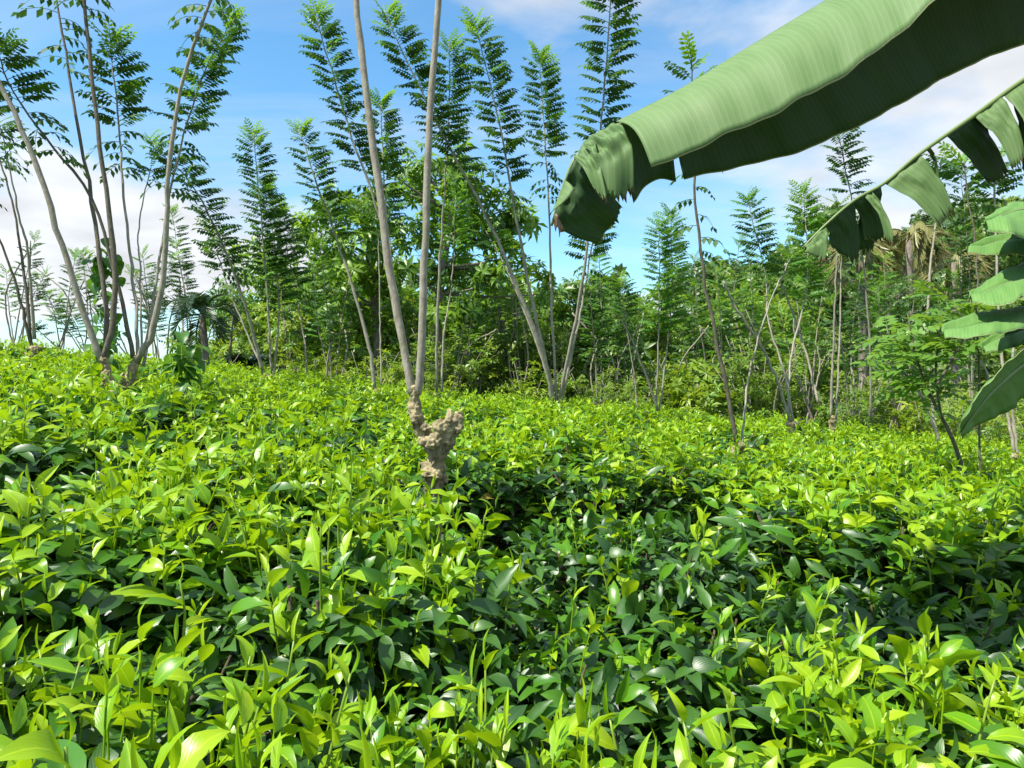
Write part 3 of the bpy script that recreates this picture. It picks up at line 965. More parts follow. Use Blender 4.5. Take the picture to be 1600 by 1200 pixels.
# far left whips in front of sky
pollard('twin whips rising from the tea ridge, thin and bare', 50, 548, 7.0,
        [dict(pix=[(50, 550), (38, 430), (20, 320), (-2, 245), (-30, 150)], r0=0.028, f0=0.72, d1=7.2, old=0.6, mat=M_STEMDARK),
         dict(pix=[(54, 530), (44, 400), (28, 330), (8, 225), (-4, 190)], r0=0.026, f0=0.80, d1=6.6, old=0.6),
         dict(pix=[(48, 535), (20, 430), (-20, 330), (-60, 240)], r0=0.026, f0=0.75, d1=6.8, mat=M_STEMDARK)], 0.05, seed=4)

# middle distance, each with its plumes
MD = [
    ('pollard leaning left with one long drooping feathery plume', 415, 580, 8.2,
     [dict(pix=[(412, 585), (390, 500), (356, 400), (300, 290), (232, 222)], r0=0.034, f0=0.40, d1=7.6, old=0.12),
      dict(pix=[(414, 585), (385, 520), (350, 430), (330, 360)], r0=0.02, f0=0.5, d1=8.6, old=0.4)], 0.05),
    ('pollard with two straight upright narrow plumes', 425, 582, 8.6,
     [dict(pix=[(424, 585), (418, 470), (408, 340), (396, 208)], r0=0.024, f0=0.36, d1=8.6, old=0.06),
      dict(pix=[(428, 585), (436, 480), (428, 380), (412, 290)], r0=0.022, f0=0.3, d1=9.0, old=0.06),
      dict(pix=[(480, 595), (474, 520), (455, 420), (436, 330)], r0=0.02, f0=0.4, d0=9, d1=9.4)], 0.05),
    ('pollard leaning left beside the broad tree, plume tip curled', 588, 604, 7.6,
     [dict(pix=[(586, 610), (572, 520), (528, 380), (500, 300), (466, 202)], r0=0.036, f0=0.52, d1=7.6, old=0.15)], 0.05),
    ('pollard whose tall dark plume leans left behind the bare stems', 640, 608, 7.2,
     [dict(pix=[(642, 612), (622, 480), (590, 330), (545, 200), (492, 20)], r0=0.036, f0=0.47, d1=7.0, old=0.2),
      dict(pix=[(640, 612), (620, 470), (604, 330), (594, 160)], r0=0.024, f0=0.5, d0=7.6, d1=8.2, old=0.08)], 0.05),
    ('pollard with one straight bright-tipped plume on a pale pole', 684, 610, 8.0,
     [dict(pix=[(682, 612), (684, 480), (694, 300), (702, 180), (702, 68)], r0=0.03, f0=0.6, d1=7.6, old=0.3),
      dict(pix=[(690, 612), (694, 520), (706, 440), (712, 300)], r0=0.02, f0=0.5, d0=8.6, d1=9, fresh=True),
      dict(pix=[(596, 606), (594, 500), (592, 400), (588, 330)], r0=0.018, f0=0.8, d0=8.6, d1=9)], 0.05),
    ('pollard with five fanned whips splayed like a hand', 870, 630, 7.5,
     [dict(pix=[(866, 632), (840, 530), (770, 360), (700, 225), (600, 22)], r0=0.04, f0=0.50, d1=6.8, old=0.22),
      dict(pix=[(868, 632), (838, 500), (806, 340), (780, 190), (742, 38)], r0=0.034, f0=0.52, d1=7.3, old=0.15),
      dict(pix=[(870, 630), (862, 480), (858, 320), (850, 200), (842, 86)], r0=0.026, f0=0.55, d1=8.2, old=0.3),
      dict(pix=[(872, 632), (896, 520), (912, 420), (932, 260), (945, 130), (958, -60)], r0=0.032, f0=0.48, d1=6.6, old=0.15, size=1.1),
      dict(pix=[(875, 634), (905, 500), (922, 400), (934, 345)], r0=0.03, f0=0.68, d1=7.6, old=0.3),
      dict(pix=[(868, 632), (846, 560), (800, 440), (760, 360)], r0=0.022, f0=0.8, d0=7.8, d1=8.2)], 0.055),
    ('pollard with one tall dark whip', 1150, 695, 5.0,
     [dict(pix=[(1152, 700), (1128, 570), (1098, 420), (1085, 290), (1082, 180), (1080, 90)], r0=0.027, f0=0.52, d1=4.8, old=0.6, mat=M_STEMDARK, size=0.92, spacing=0.042),
      dict(pix=[(1158, 700), (1170, 590), (1200, 480), (1235, 405)], r0=0.014, f0=0.86, d1=5.6, size=0.8)], 0.045),
    ('pollard with a dense bright bushy plume pair', 1012, 640, 9.5,
     [dict(pix=[(1026, 642), (1028, 560), (1030, 440), (1030, 350)], r0=0.022, f0=0.42, d1=9.4, fresh=True, old=0.0),
      dict(pix=[(1030, 642), (1040, 560), (1050, 450), (1048, 335)], r0=0.02, f0=0.42, d1=9.8, fresh=True, old=0.0),
      dict(pix=[(1028, 642), (1000, 560), (970, 500), (950, 480)], r0=0.03, f0=1.0, d1=9.0),
      dict(pix=[(996, 642), (990, 580), (980, 520), (970, 440)], r0=0.015, f0=0.6, d0=10, d1=10)], 0.05),
    ('pollard of crossing pale poles at the thicket edge', 1238, 655, 7.8,
     [dict(pix=[(1236, 660), (1200, 560), (1150, 480), (1130, 440)], r0=0.024, f0=1.0, d1=7.6, r1=0.014),
      dict(pix=[(1240, 660), (1225, 580), (1200, 500), (1196, 430), (1168, 310)], r0=0.02, f0=0.6, d1=8.6, old=0.1),
      dict(pix=[(1232, 660), (1236, 560), (1262, 440), (1255, 300)], r0=0.022, f0=0.5, d1=9.0, fresh=True, old=0.05)], 0.05),
    ('pollard with two parallel upright poles and a leafy crown', 1300, 650, 8.4,
     [dict(pix=[(1298, 655), (1302, 540), (1308, 400), (1310, 320)], r0=0.026, f0=0.85, d1=8.2, old=0.5),
      dict(pix=[(1306, 655), (1312, 520), (1314, 400), (1316, 340)], r0=0.022, f0=0.8, d1=8.8, old=0.5),
      dict(pix=[(1278, 630), (1262, 560), (1235, 480), (1205, 400)], r0=0.022, f0=1.0, d1=8.9, r1=0.01),
      dict(pix=[(1362, 655), (1358, 520), (1348, 400), (1330, 310), (1308, 200)], r0=0.022, f0=0.55, d0=8.0, d1=7.4, old=0.5)], 0.05),
    ('pollard with pale poles behind the leafy sapling', 1470, 700, 6.8,
     [dict(pix=[(1465, 700), (1450, 560), (1452, 440), (1462, 345), (1470, 250)], r0=0.022, f0=0.9, d1=7.2, r1=0.008),
      dict(pix=[(1472, 700), (1440, 620), (1420, 590)], r0=0.024, f0=1.0, d1=6.6, r1=0.015)], 0.045),
    ('pollard with pale poles under the banana leaves', 1588, 705, 6.2,
     [dict(pix=[(1586, 712), (1572, 620), (1560, 480), (1556, 360), (1552, 250)], r0=0.022, f0=0.8, d1=6.6, r1=0.008),
      dict(pix=[(1590, 712), (1580, 600), (1590, 500)], r0=0.02, f0=1.0, d1=6.4, r1=0.012)], 0.045),
]
for i, (lb, px, py, d, wh, tr) in enumerate(MD):
    pollard(lb, px, py + 8, d, wh, tr * 0.75, seed=20 + i)

# far whips along the crest (small in the photo): one trunk, whips with joined leaves
FARP = [(20, 520, 14, [(55, 372), (10, 425)]), (95, 530, 15, [(70, 455), (118, 400)]), (140, 545, 16, [(60, 432), (92, 465)]), (215, 560, 13, [(128, 395), (270, 400)]),
        (250, 565, 14, [(222, 395), (240, 455)]), (300, 575, 13, [(268, 330), (345, 440)]), (455, 595, 13, [(440, 420), (480, 430)]), (520, 600, 12, [(500, 380), (545, 440)]),
        (745, 610, 13, [(735, 430), (775, 440)]), (815, 615, 13, [(800, 400), (830, 470)]), (935, 630, 12, [(920, 430), (935, 370)]), (1080, 640, 13, [(1085, 400), (1060, 470)]),
        (1130, 640, 12.5, [(1120, 420), (1155, 375)]), (1180, 640, 13.5, [(1170, 400), (1205, 430)]), (1265, 640, 12, [(1240, 440), (1290, 430)]),
        (1330, 640, 12, [(1300, 470), (1345, 430)]), (1400, 645, 12.5, [(1380, 400), (1430, 450)]), (1520, 650, 11.5, [(1500, 262), (1490, 430)]), (980, 630, 13, [(975, 440), (1000, 470)]), (660, 600, 14, [(640, 430), (668, 410)])]
for i, (bx, by, d, tips) in enumerate(FARP):
    rg = random.Random(i)
    wh = []
    for k, (tx, ty) in enumerate(tips + [(tips[0][0] + rg.uniform(-25, 25), tips[0][1] + rg.uniform(30, 60))]):
        mx_, my_ = bx * 0.45 + tx * 0.55 + rg.uniform(-8, 8), by * 0.5 + ty * 0.5
        wh.append(dict(pix=[(bx + k * 3, by + 25), (mx_, my_), (tx, ty)], r0=0.024, f0=0.42, d1=d + rg.uniform(-.6, .6), old=0.05, fresh=(rg.random() < 0.5), spacing=0.042))
    for k in range(2):
        wh.append(dict(pix=[(bx + rg.uniform(-14, 14), by + 25), (bx + rg.uniform(-25, 25), by - 60), (bx + rg.uniform(-45, 45), by - rg.uniform(90, 150))], r0=0.026, f0=1.0, d1=d + rg.uniform(-.6, .6), r1=0.012))
    pollard('slender pollard with small feathery plumes behind the tea ridge', bx, by + 20, d, wh, 0.045, 'slender pollards beyond the tea ridge', seed=60 + i, sep=False)


# ------------------------------------------------------------------ broadleaf trees
BR_LEAF = leaf_tpl(2, 1, 0.30, curl=0.7, fold=0.25, power=0.9)


def rosette_tpl(n, L, rng, droop=0.35, width=0.30):
    lf = leaf_tpl(2, 1, width, curl=0.8, fold=0.3, power=0.9)
    parts = []
    for i in range(n):
        az = i * 2.4 + rng.uniform(-.3, .3); el = rng.uniform(-droop, 0.55)
        d = (math.cos(az) * math.cos(el), math.sin(az) * math.cos(el), math.sin(el))
        s = L * rng.uniform(0.7, 1.15)
        parts.append(xf((lf[0] * s, lf[1], lf[2]), frame(d, (0, 0, 1)), (0, 0, rng.uniform(-.03, .03))))
    return merge_tpl(parts)


_r = np.random.default_rng(31)
ROS = [rosette_tpl(10, 0.23, _r) for _ in range(4)]
ROS_S = [rosette_tpl(9, 0.13, _r, 0.2, 0.4) for _ in range(4)]
ROS_B = [rosette_tpl(8, 0.46, _r, 0.3, 0.5) for _ in range(4)]


def crown_tree(name, label, base, trunk_top, clumps, ros, mats, per, trunk_r, group=None, seed=0, cat='tree', rad_sc=1.15, stem_mat=None, dark=0.2):
    """trunk, a limb to each clump centre, rosettes of leaves through every clump"""
    rng = np.random.default_rng(seed)
    base = np.asarray(base, float)
    t = thing(name, label, cat, base, group)
    tb = Batch()
    tt = np.asarray(trunk_top, float)
    mid = (base + tt) / 2 + rng.normal(0, 0.05 * np.linalg.norm(tt - base), 3) * (1, 1, 0)
    tp = catmull([base - (0, 0, .1), mid, tt], 10)
    tb.tube(tp, np.linspace(trunk_r, trunk_r * 0.45, 10), 8)
    cb = Batch()
    for (c, r) in clumps:
        c = np.asarray(c, float)
        i = int(np.clip(np.argmin(np.linalg.norm(tp - (c - (0, 0, r * 1.2)), axis=1)), 3, 9))
        s0 = tp[i]
        m_ = (s0 + c) / 2 + rng.normal(0, .1 * r, 3) - (0, 0, 0.15 * r)
        ch = catmull([s0, m_, c], 6)
        tb.tube(ch, np.linspace(trunk_r * 0.30, trunk_r * 0.08, 6), 5)
        ct = rng.random()
        for k in range(int(per * r * r)):
            v = nrm(rng.normal(0, 1, 3)); q = c + v * r * rad_sc * (0.35 + 0.65 * rng.random() ** 0.5) * np.array([1, 1, 0.75])
            if rng.random() < 0.25:
                tb.tube([c * 0.6 + s0 * 0.4 if rng.random() < .2 else c, q], [trunk_r * 0.08, trunk_r * 0.03], 3, cap=False)
            up = nrm(v * 0.6 + (0, 0, 0.8))
            R = frame(nrm(rng.normal(0, 1, 3)), up); R = np.column_stack([R[:, 0], R[:, 1], R[:, 2]])
            sc = rng.uniform(0.75, 1.2)
            cb.add(ros[int(rng.integers(0, len(ros)))], R * sc, q, [(ct * 0.5 + rng.random() * 0.5)], 0 if rng.random() > dark else len(mats) - 1)
    tb.build('trunk', [stem_mat or M_TREEBARK], t, base)
    cb.build('crown', mats, t, base)
    return t


def px_clumps(lst, d, dj, seed):
    rg = np.random.default_rng(seed)
    return [(P(x, y, d + rg.uniform(-dj, dj)), r / F * d) for (x, y, r) in lst]


D = 13.0
def gbase(px, d):
    x = (px - 800) / F * d
    return np.array([x, d, float(ground(x, d))])

crown_tree('broadleaf_tree', 'tall airy broadleaf tree with long drooping leaves, right of the bare stems', gbase(708, D), P(705, 330, D),
           px_clumps([(655, 255, 32), (690, 285, 40), (735, 290, 42), (640, 300, 34), (780, 330, 36), (815, 345, 30), (700, 345, 42), (745, 365, 38), (655, 365, 36), (800, 400, 30), (720, 420, 36),
                      (680, 425, 30), (770, 440, 28), (838, 425, 22), (640, 420, 30), (735, 480, 30), (690, 490, 26), (850, 460, 20), (600, 260, 18), (720, 240, 22)], D, 1.0, 1), ROS, [M_BROAD, M_BROADD], 190, 0.11, seed=41)
D = 13.6
crown_tree('broadleaf_tree', 'spreading broadleaf tree with a rounded crown, left of the bare stems', gbase(600, D), P(575, 360, D),
           px_clumps([(540, 315, 36), (500, 345, 30), (585, 330, 36), (560, 370, 36), (515, 395, 34), (475, 375, 20), (605, 380, 36), (545, 430, 36), (590, 440, 32), (500, 450, 34), (470, 480, 30),
                      (530, 490, 36), (575, 500, 30), (490, 530, 34), (545, 545, 34), (455, 520, 26), (510, 575, 30), (620, 480, 26)], D, 1.0, 2), ROS, [M_BROAD, M_BROADD], 190, 0.11, seed=42)
D = 15
crown_tree('broadleaf_tree', 'dense dark broadleaf tree at the edge of the thicket', gbase(900, D), P(900, 480, D),
           px_clumps([(890, 470, 34), (930, 460, 32), (860, 500, 32), (915, 510, 38), (950, 500, 34), (880, 550, 38), (930, 560, 40), (970, 550, 34), (905, 595, 34), (955, 600, 36), (850, 560, 30), (1000, 590, 30)], D, 1.0, 3),
           ROS, [M_BROAD, M_BROADD], 190, 0.12, seed=43, dark=0.8)
D = 14
crown_tree('broadleaf_tree', 'low olive-green tree between the two groups of pollards', gbase(775, D), P(780, 480, D),
           px_clumps([(770, 500, 30), (800, 470, 28), (820, 510, 32), (780, 545, 32), (830, 560, 30), (745, 560, 26), (800, 590, 28), (760, 600, 22), (840, 600, 24)], D, 0.8, 4), ROS_S, [M_BROAD, M_HILLB], 200, 0.08, seed=44, dark=0.4)
D = 12
crown_tree('leafy_shrub', 'rounded bright leafy shrub at the edge of the tea', gbase(1090, D), P(1090, 600, D),
           px_clumps([(1085, 590, 26), (1110, 600, 26), (1070, 610, 22), (1095, 625, 24), (1120, 630, 20)], D, 0.4, 5), ROS, [M_THICK, M_BROAD], 230, 0.04, seed=45, cat='shrub')
D = 12.5
crown_tree('broadleaf_tree', 'low bright tree under the narrow paired plumes', gbase(445, D), P(445, 500, D),
           px_clumps([(430, 480, 22), (460, 500, 24), (425, 530, 24), (450, 550, 26), (480, 570, 22), (415, 570, 18), (440, 450, 14)], D, 0.6, 6), ROS_S, [M_THICK, M_BROAD], 190, 0.05, seed=46)
D = 13
crown_tree('broadleaf_tree', 'small thin-crowned tree beside the palm', gbase(365, D), P(365, 480, D),
           px_clumps([(355, 450, 18), (385, 440, 16), (370, 480, 20), (400, 500, 18), (350, 510, 18), (380, 540, 20)], D, 0.6, 7), ROS_S, [M_HILLB, M_BROAD], 150, 0.04, seed=47)
D = 9.5
crown_tree('leafy_shrub', 'shaded green shrub behind the forked left stumps', gbase(165, D), P(165, 560, D),
           px_clumps([(150, 560, 22), (180, 570, 24), (130, 580, 18), (205, 580, 20), (240, 590, 18)], D, 0.4, 8), ROS_S, [M_BROAD, M_BROADD], 260, 0.03, seed=48, cat='shrub')

# sunlit trees down the back slope, behind the pollards
def slope_variant(seed, h, w, mats, dark):
    rng = np.random.default_rng(seed); cl = []
    for i in range(22):
        a = rng.uniform(0, 6.28); z = h * rng.uniform(0.34, 1.0)
        r = w * math.sqrt(rng.random()) * math.sqrt(max(0.15, 1 - ((z / h - 0.6) / 0.48) ** 2))
        cl.append((np.array([r * math.cos(a), r * math.sin(a), z]), w * rng.uniform(0.26, 0.42)))
    return crown_tree('slope_tree', 'x', (0, 0, 0), (0.1, 0.1, h * 0.7), cl, ROS, mats, 105, 0.09, seed=seed, dark=dark)


SL = [('sunlit mid-green tree on the back slope behind the pollards', slope_variant(171, 5.2, 1.5, [M_BROAD, M_BROADD], 0.15)),
      ('yellow-green open-crowned tree on the back slope behind the pollards', slope_variant(172, 4.6, 1.4, [M_THICK, M_BROAD], 0.5)),
      ('deep green full tree on the back slope behind the pollards', slope_variant(173, 5.6, 1.7, [M_BROAD, M_BROADD], 0.55))]
_used = set(); rgs = random.Random(9)
for (px, d, k, ty) in [(420, 17, 1, 470), (470, 18, 0, 420), (520, 16, 1, 470), (560, 19, 2, 430), (610, 17, 0, 460), (660, 18, 1, 470), (720, 19, 2, 440), (770, 17, 1, 500), (815, 18, 0, 470), (865, 19, 2, 450),
                       (960, 18, 0, 490), (1010, 20, 1, 480), (395, 20, 0, 500), (345, 19, 1, 530), (1070, 19, 2, 470), (1130, 18, 0, 480), (1190, 20, 1, 460), (690, 22, 0, 490), (540, 22, 0, 480), (840, 22, 1, 490)]:
    g = gbase(px, d); lab, src = SL[k]
    sc = (P(px, ty, d)[2] - g[2]) / (5.2, 4.6, 5.6)[k]
    grp = lab.replace('tree', 'trees', 1)
    if k not in _used:
        _used.add(k); c_ = src; c_['label'] = lab; c_['group'] = grp
    else:
        c_ = src.copy(); COL.objects.link(c_); c_['label'] = lab; c_['group'] = grp
        for ch in src.children:
            q_ = ch.copy(); COL.objects.link(q_); q_.parent = c_
    c_.location = [float(v) for v in g]; c_.rotation_euler = (0, 0, rgs.uniform(0, 6.28)); c_.scale = (sc, sc, sc)

# forest trees on the hillside: five kinds, copied
HT = []


def hill_variant(seed, h, w, flat, mats, dark):
    rng = np.random.default_rng(seed)
    cl = []
    for i in range(20):
        a = rng.uniform(0, 6.28); r = math.sqrt(rng.random()) * w
        z = h * (0.55 + 0.45 * rng.random()) if not flat else h * (0.78 + 0.2 * rng.random())
        if not flat:
            r *= math.sqrt(max(0.1, 1 - ((z / h - 0.7) / 0.42) ** 2))
        cl.append((np.array([r * math.cos(a), r * math.sin(a), z]), w * rng.uniform(0.26, 0.42) * (0.8 if flat else 1)))
    t = crown_tree('forest_tree', 'x', (0, 0, 0), (0.2, 0.1, h * 0.72), cl, ROS_B, mats, 22 if not flat else 26, 0.2, seed=seed)
    return t


HK = [('rounded dark green forest tree on the rising hillside', hill_variant(71, 8, 3.2, False, [M_HILL, M_BROADD], 0.4)),
      ('rounded pale green forest tree on the rising hillside', hill_variant(72, 7, 3.0, False, [M_HILLB, M_HILL], 0.4)),
      ('flat-topped spreading forest tree on the rising hillside', hill_variant(73, 9, 4.2, True, [M_HILL, M_HILLB], 0.4)),
      ('tall narrow forest tree on the rising hillside', hill_variant(74, 10, 2.4, False, [M_HILL, M_BROADD], 0.3)),
      ('yellowish low forest tree on the rising hillside', hill_variant(75, 5, 2.6, False, [M_HILLB, M_THICK], 0.35))]


def copy_thing(src, loc, rz, s, label, group):
    c = src.copy(); COL.objects.link(c)
    c.location = [float(q) for q in loc]; c.rotation_euler = (0, 0, rz); c.scale = (s, s, s)
    c['label'] = label; c['group'] = group
    for ch in src.children:
        k = ch.copy(); COL.objects.link(k); k.parent = c
    return c


rg = random.Random(5)
spots = []
for d in [24, 29, 35, 42, 50, 60, 72, 86, 102]:
    step = 3.6 + d * 0.035
    x = 0.10 * d - 1 if d > 30 else 0.2 * d
    while x < 0.80 * d + 4:
        spots.append((x + rg.uniform(-1, 1), d + rg.uniform(-2, 2), d))
        x += step * rg.uniform(0.85, 1.2)
usedk = set()
for (x, y, d) in spots:
    k = rg.choice([0, 0, 1, 1, 2, 3, 4, 4]) if d > 30 else rg.choice([0, 1, 4, 4])
    lab, src = HK[k]
    z = float(ground(x, y)) - 0.1; s = rg.uniform(0.75, 1.15) * (0.55 if d < 27 else 0.72 if d < 33 else 1.0)
    gname = lab.replace('forest tree', 'forest trees')
    if k not in usedk:
        usedk.add(k)
        src.location = (x, y, z); src.rotation_euler = (0, 0, rg.uniform(0, 6)); src.scale = (s, s, s)
        src['label'] = lab; src['group'] = gname
    else:
        copy_thing(src, (x, y, z), rg.uniform(0, 6.28), s, lab, gname)


# thicket shrubs with arching bare canes
def thicket_variant(seed, h, w, mats):
    rng = np.random.default_rng(seed)
    t = thing('thicket_shrub', 'x', 'shrub')
    sb = Batch(); cb = Batch()
    for i in range(15):
        a = rng.uniform(0, 6.28); r = w * rng.uniform(0.3, 1.0); top = np.array([r * math.cos(a), r * math.sin(a), h * rng.uniform(0.5, 1.0)])
        ch = catmull([(rng.normal(0, .08), rng.normal(0, .08), -.1), top * (0.45, 0.45, 0.62), top], 8)
        sb.tube(ch, np.linspace(0.016, 0.005, 8), 4)
        for k in range(16):
            f = rng.uniform(0.30, 1.0); j = int(f * 7)
            q = ch[j] + rng.normal(0, 0.14, 3)
            R = frame(nrm(rng.normal(0, 1, 3) * (1, 1, .3)), nrm(rng.normal(0, .3, 3) + (0, 0, 1))) * rng.uniform(0.8, 1.3)
            cb.add(ROS_S[int(rng.integers(0, 4))], R, q, [rng.random()], 0 if rng.random() < 0.75 else 1)
    sb.build('canes', [M_STEM], t); cb.build('foliage', mats, t)
    return t


TH = [('yellow-green thicket shrub with arching bare canes', thicket_variant(81, 1.9, 0.95, [M_THICK, M_BROAD])),
      ('tall fresh green thicket shrub with bare canes', thicket_variant(82, 2.5, 0.9, [M_HILLB, M_BROAD])),
      ('low dark green thicket shrub under the poles', thicket_variant(83, 1.5, 1.0, [M_BROAD, M_BROADD]))]
used = set()
for d in [10.9, 12.0, 13.4, 15.2, 17.5, 20]:
    x = (-0.20 if d < 11.5 else -0.26) * d
    while x < 0.78 * d:
        k = rg.choice([0, 0, 1, 1, 2])
        xx = x + rg.uniform(-.3, .3); yy = d + rg.uniform(-.4, .4)
        s = rg.uniform(0.75, 1.15) * (0.62 if d < 11.5 else 0.85 if d < 13 else 1.15)
        lab, src = TH[k]; z = float(ground(xx, yy))
        if k not in used:
            used.add(k); src.location = (xx, yy, z); src.scale = (s, s, s); src['label'] = lab; src['group'] = lab.replace('shrub', 'shrubs')
        else:
            copy_thing(src, (xx, yy, z), rg.uniform(0, 6.28), s, lab, lab.replace('shrub', 'shrubs'))
        x += rg.uniform(1.0, 1.5) * (1 if d < 14 else 1.3)


# ------------------------------------------------------------------ palms
def palm(name, label, base, top, nf, L, mat, droop, hang, seed, trunk_r=0.07, up=(0.1, 1.2), leaf_n=26, lw=0.05, ll=0.42, group=None):
    rng = np.random.default_rng(seed); base = np.asarray(base, float); top = np.asarray(top, float)
    t = thing(name, label, 'palm', base, group)
    b = Batch(); b.tube(catmull([base - (0, 0, .1), (base + top) / 2 + (0.05, 0, 0), top], 8), np.linspace(trunk_r, trunk_r * .75, 8), 10)
    b.build('trunk', [M_TREEBARK], t, base)
    lf = leaf_tpl(2, 1, lw / ll, curl=0.8, fold=0.3, power=0.7)
    for i in range(nf):
        az = i * 2.4 + rng.uniform(-.2, .2); el0 = rng.uniform(*up)
        f = Batch(); pts = [top]; el = el0
        Lf = L * rng.uniform(.8, 1.1)
        for k in range(10):
            d = np.array([math.cos(az) * math.cos(el), math.sin(az) * math.cos(el), math.sin(el)])
            pts.append(pts[-1] + d * Lf / 10); el -= droop * (0.5 + k / 9) / 10 * 2
        pts = np.array(pts); f.tube(pts, np.linspace(.02, .004, 11), 4, tone=0.2)
        side = np.array([-math.sin(az), math.cos(az), 0])
        for k in range(leaf_n):
            u_ = 0.15 + 0.85 * k / leaf_n; j = min(int(u_ * 10), 9); q = pts[j] * (1 - (u_ * 10 - j)) + pts[j + 1] * (u_ * 10 - j)
            tan = nrm(pts[j + 1] - pts[j])
            for s_ in (-1, 1):
                d = nrm(side * s_ * (1 - hang) + tan * 0.65 - np.array([0, 0, hang + rng.uniform(0, .25)]))
                f.add(lf, frame(d, nrm(np.cross(side * s_, tan) * s_ + (0, 0, .6))) * ll * (0.5 + 0.6 * math.sin(PI * min(1, u_ + .1))) * rng.uniform(.85, 1.1), q, [rng.random()])
        f.build('frond', [mat], t, base)
    return t


palm('areca_palm', 'small dark palm with upswept fronds standing above the tea ridge', gbase(318, 12), P(316, 492, 12), 17, 0.80, M_PALM, 1.5, 0.05, 91, up=(-0.5, 1.45), lw=0.032, ll=0.26, leaf_n=20)
palm('areca_palm', 'low dark palm half sunk behind the tea ridge', gbase(382, 14), P(382, 570, 14), 12, 0.6, M_PALM, 1.4, 0.2, 92, ll=0.3)
palm('areca_palm', 'pale-fronded palm glimpsed between the bare stems', gbase(638, 15), P(640, 575, 15), 12, 1.0, M_HILLB, 1.5, 0.2, 93)
for (px, py, d, sd_, lb) in [(1420, 368, 20, 94, 'golden drooping palm with hanging fronds above the dark tree'), (1345, 392, 19, 95, 'golden drooping palm behind the twin upright poles'), (1490, 405, 22, 96, 'golden drooping palm low beside the banana leaves')]:
    b0 = gbase(px, d)
    palm('fishtail_palm', lb, b0, P(px, py, d), 18, 1.7, M_PALMDRY, 1.9, 0.75, sd_, up=(0.0, 0.9), ll=0.62, lw=0.06, leaf_n=26, trunk_r=0.12)
D = 17
crown_tree('broadleaf_tree', 'dark small-leaved tree under the golden palms', gbase(1400, D), P(1390, 470, D),
           px_clumps([(1370, 450, 34), (1410, 460, 36), (1440, 480, 32), (1350, 490, 34), (1390, 500, 36), (1430, 520, 32), (1360, 530, 30), (1400, 545, 30)], D, 0.8, 9), ROS_S, [M_BROADD, M_BROAD], 170, 0.1, seed=49, dark=0.15)

# ------------------------------------------------------------------ leafy sapling, thin pole, seedling and vine
_r = np.random.default_rng(12)
SAP = [compound_tpl(5, 0.26, 0.085, 0.045, 0.8, 0.15, _r) for _ in range(4)]
SAPM = mk(SAP, M_SAP)


def sapling():
    rng = np.random.default_rng(17); d = 4.6
    bx = P(1512, 715, d); base = np.array([bx[0], bx[1], float(ground(bx[0], bx[1]))])
    t = thing('leafy_sapling', 'leafy sapling with bright compound leaves and slanting dark stem', 'sapling', base)
    stems = [[(1512, 760), (1490, 690), (1455, 620), (1432, 560), (1418, 490)], [(1470, 650), (1462, 580), (1470, 510), (1480, 455)], [(1455, 620), (1430, 600), (1400, 570)],
             [(1465, 600), (1500, 540), (1520, 500)], [(1440, 580), (1410, 540), (1385, 520)]]
    for i, s in enumerate(stems):
        pts = catmull([P(x, y, d + 0.1 * i * (-1) ** i) for x, y in s], 16)
        if i == 0:
            pts[0] = base - (0, 0, .05)
        b = Batch(); b.tube(pts, np.linspace(0.016 if i == 0 else .009, .004, 16), 6)
        st = b.build('stem', [M_STEMDARK], t, base)
        n = 20 if i < 2 else 12
        for k in range(n):
            f = 0.45 + 0.55 * k / n if i == 0 else 0.25 + 0.75 * k / n
            q = pts[int(f * 15)]; az = k * 2.4 + rng.normal(0, .3); el = rng.uniform(-0.35, 0.75)
            dd = (math.cos(az) * math.cos(el), math.sin(az) * math.cos(el), math.sin(el))
            lo = link('leaf', SAPM[k % 4], st); lo.location = q - base
            lo.rotation_euler = Matrix(frame(dd, (rng.uniform(-.5, .5), rng.uniform(-.7, .2), 1)).tolist()).to_euler(); sc = rng.uniform(.75, 1.1); lo.scale = (sc, sc, sc)


sapling()


def pole_sapling():
    rng = np.random.default_rng(18); d = 4.3
    bx = P(1530, 720, d); base = np.array([bx[0], bx[1], float(ground(bx[0], bx[1]))])
    t = thing('pole_sapling', 'thin dark upright pole with yellowing leaves at its top', 'sapling', base)
    whip(t, base, [(1532, gpix(1532, d)), (1530, 640), (1526, 480), (1524, 380), (1505, 255)], d, d + .2, 0.013, 0.82, rng=rng, old=0.6, mat=M_STEMDARK, r1=0.004)


pole_sapling()
HEART = leaf_tpl(5, 2, 0.78, curl=0.9, fold=0.25, power=0.62, tipx=0.9)
b = Batch(); b.add(HEART, np.eye(3), np.zeros(3), [0.0]); HEARTM = b.mesh('leaf', [M_VINE])
BIGL = leaf_tpl(6, 2, 0.5, curl=1.3, fold=0.35, power=0.8, wav=.06)
b = Batch(); b.add(BIGL, np.eye(3), np.zeros(3), [0.0]); BIGM = b.mesh('leaf', [M_VINE])


def vine():
    rng = np.random.default_rng(19); d = 5.35
    base = gbase(166, d); t = thing('climbing_vine', 'green climbing vine with broad leaves wound up a stem', 'vine', base)
    pts = catmull([base, P(168, 600, d), P(164, 540, d - .03), P(168, 480, d), P(160, 420, d - .03), P(158, 390, d)], 30)
    b = Batch(); b.tube(pts, 0.006, 5); st = b.build('stem', [M_SHOOT], t, base)
    for k in range(75):
        q = pts[int(rng.uniform(9, 29.9))] + rng.normal(0, .045, 3)
        az = rng.uniform(0, 6.28); el = rng.uniform(-1.1, 0.1)
        lo = link('leaf', HEARTM, st); lo.location = q - base; s = rng.uniform(.07, .13); lo.scale = (s, s, s)
        lo.rotation_euler = Matrix(frame((math.cos(az) * math.cos(el), math.sin(az) * math.cos(el), math.sin(el)), (0, -0.3, 1)).tolist()).to_euler()


vine()


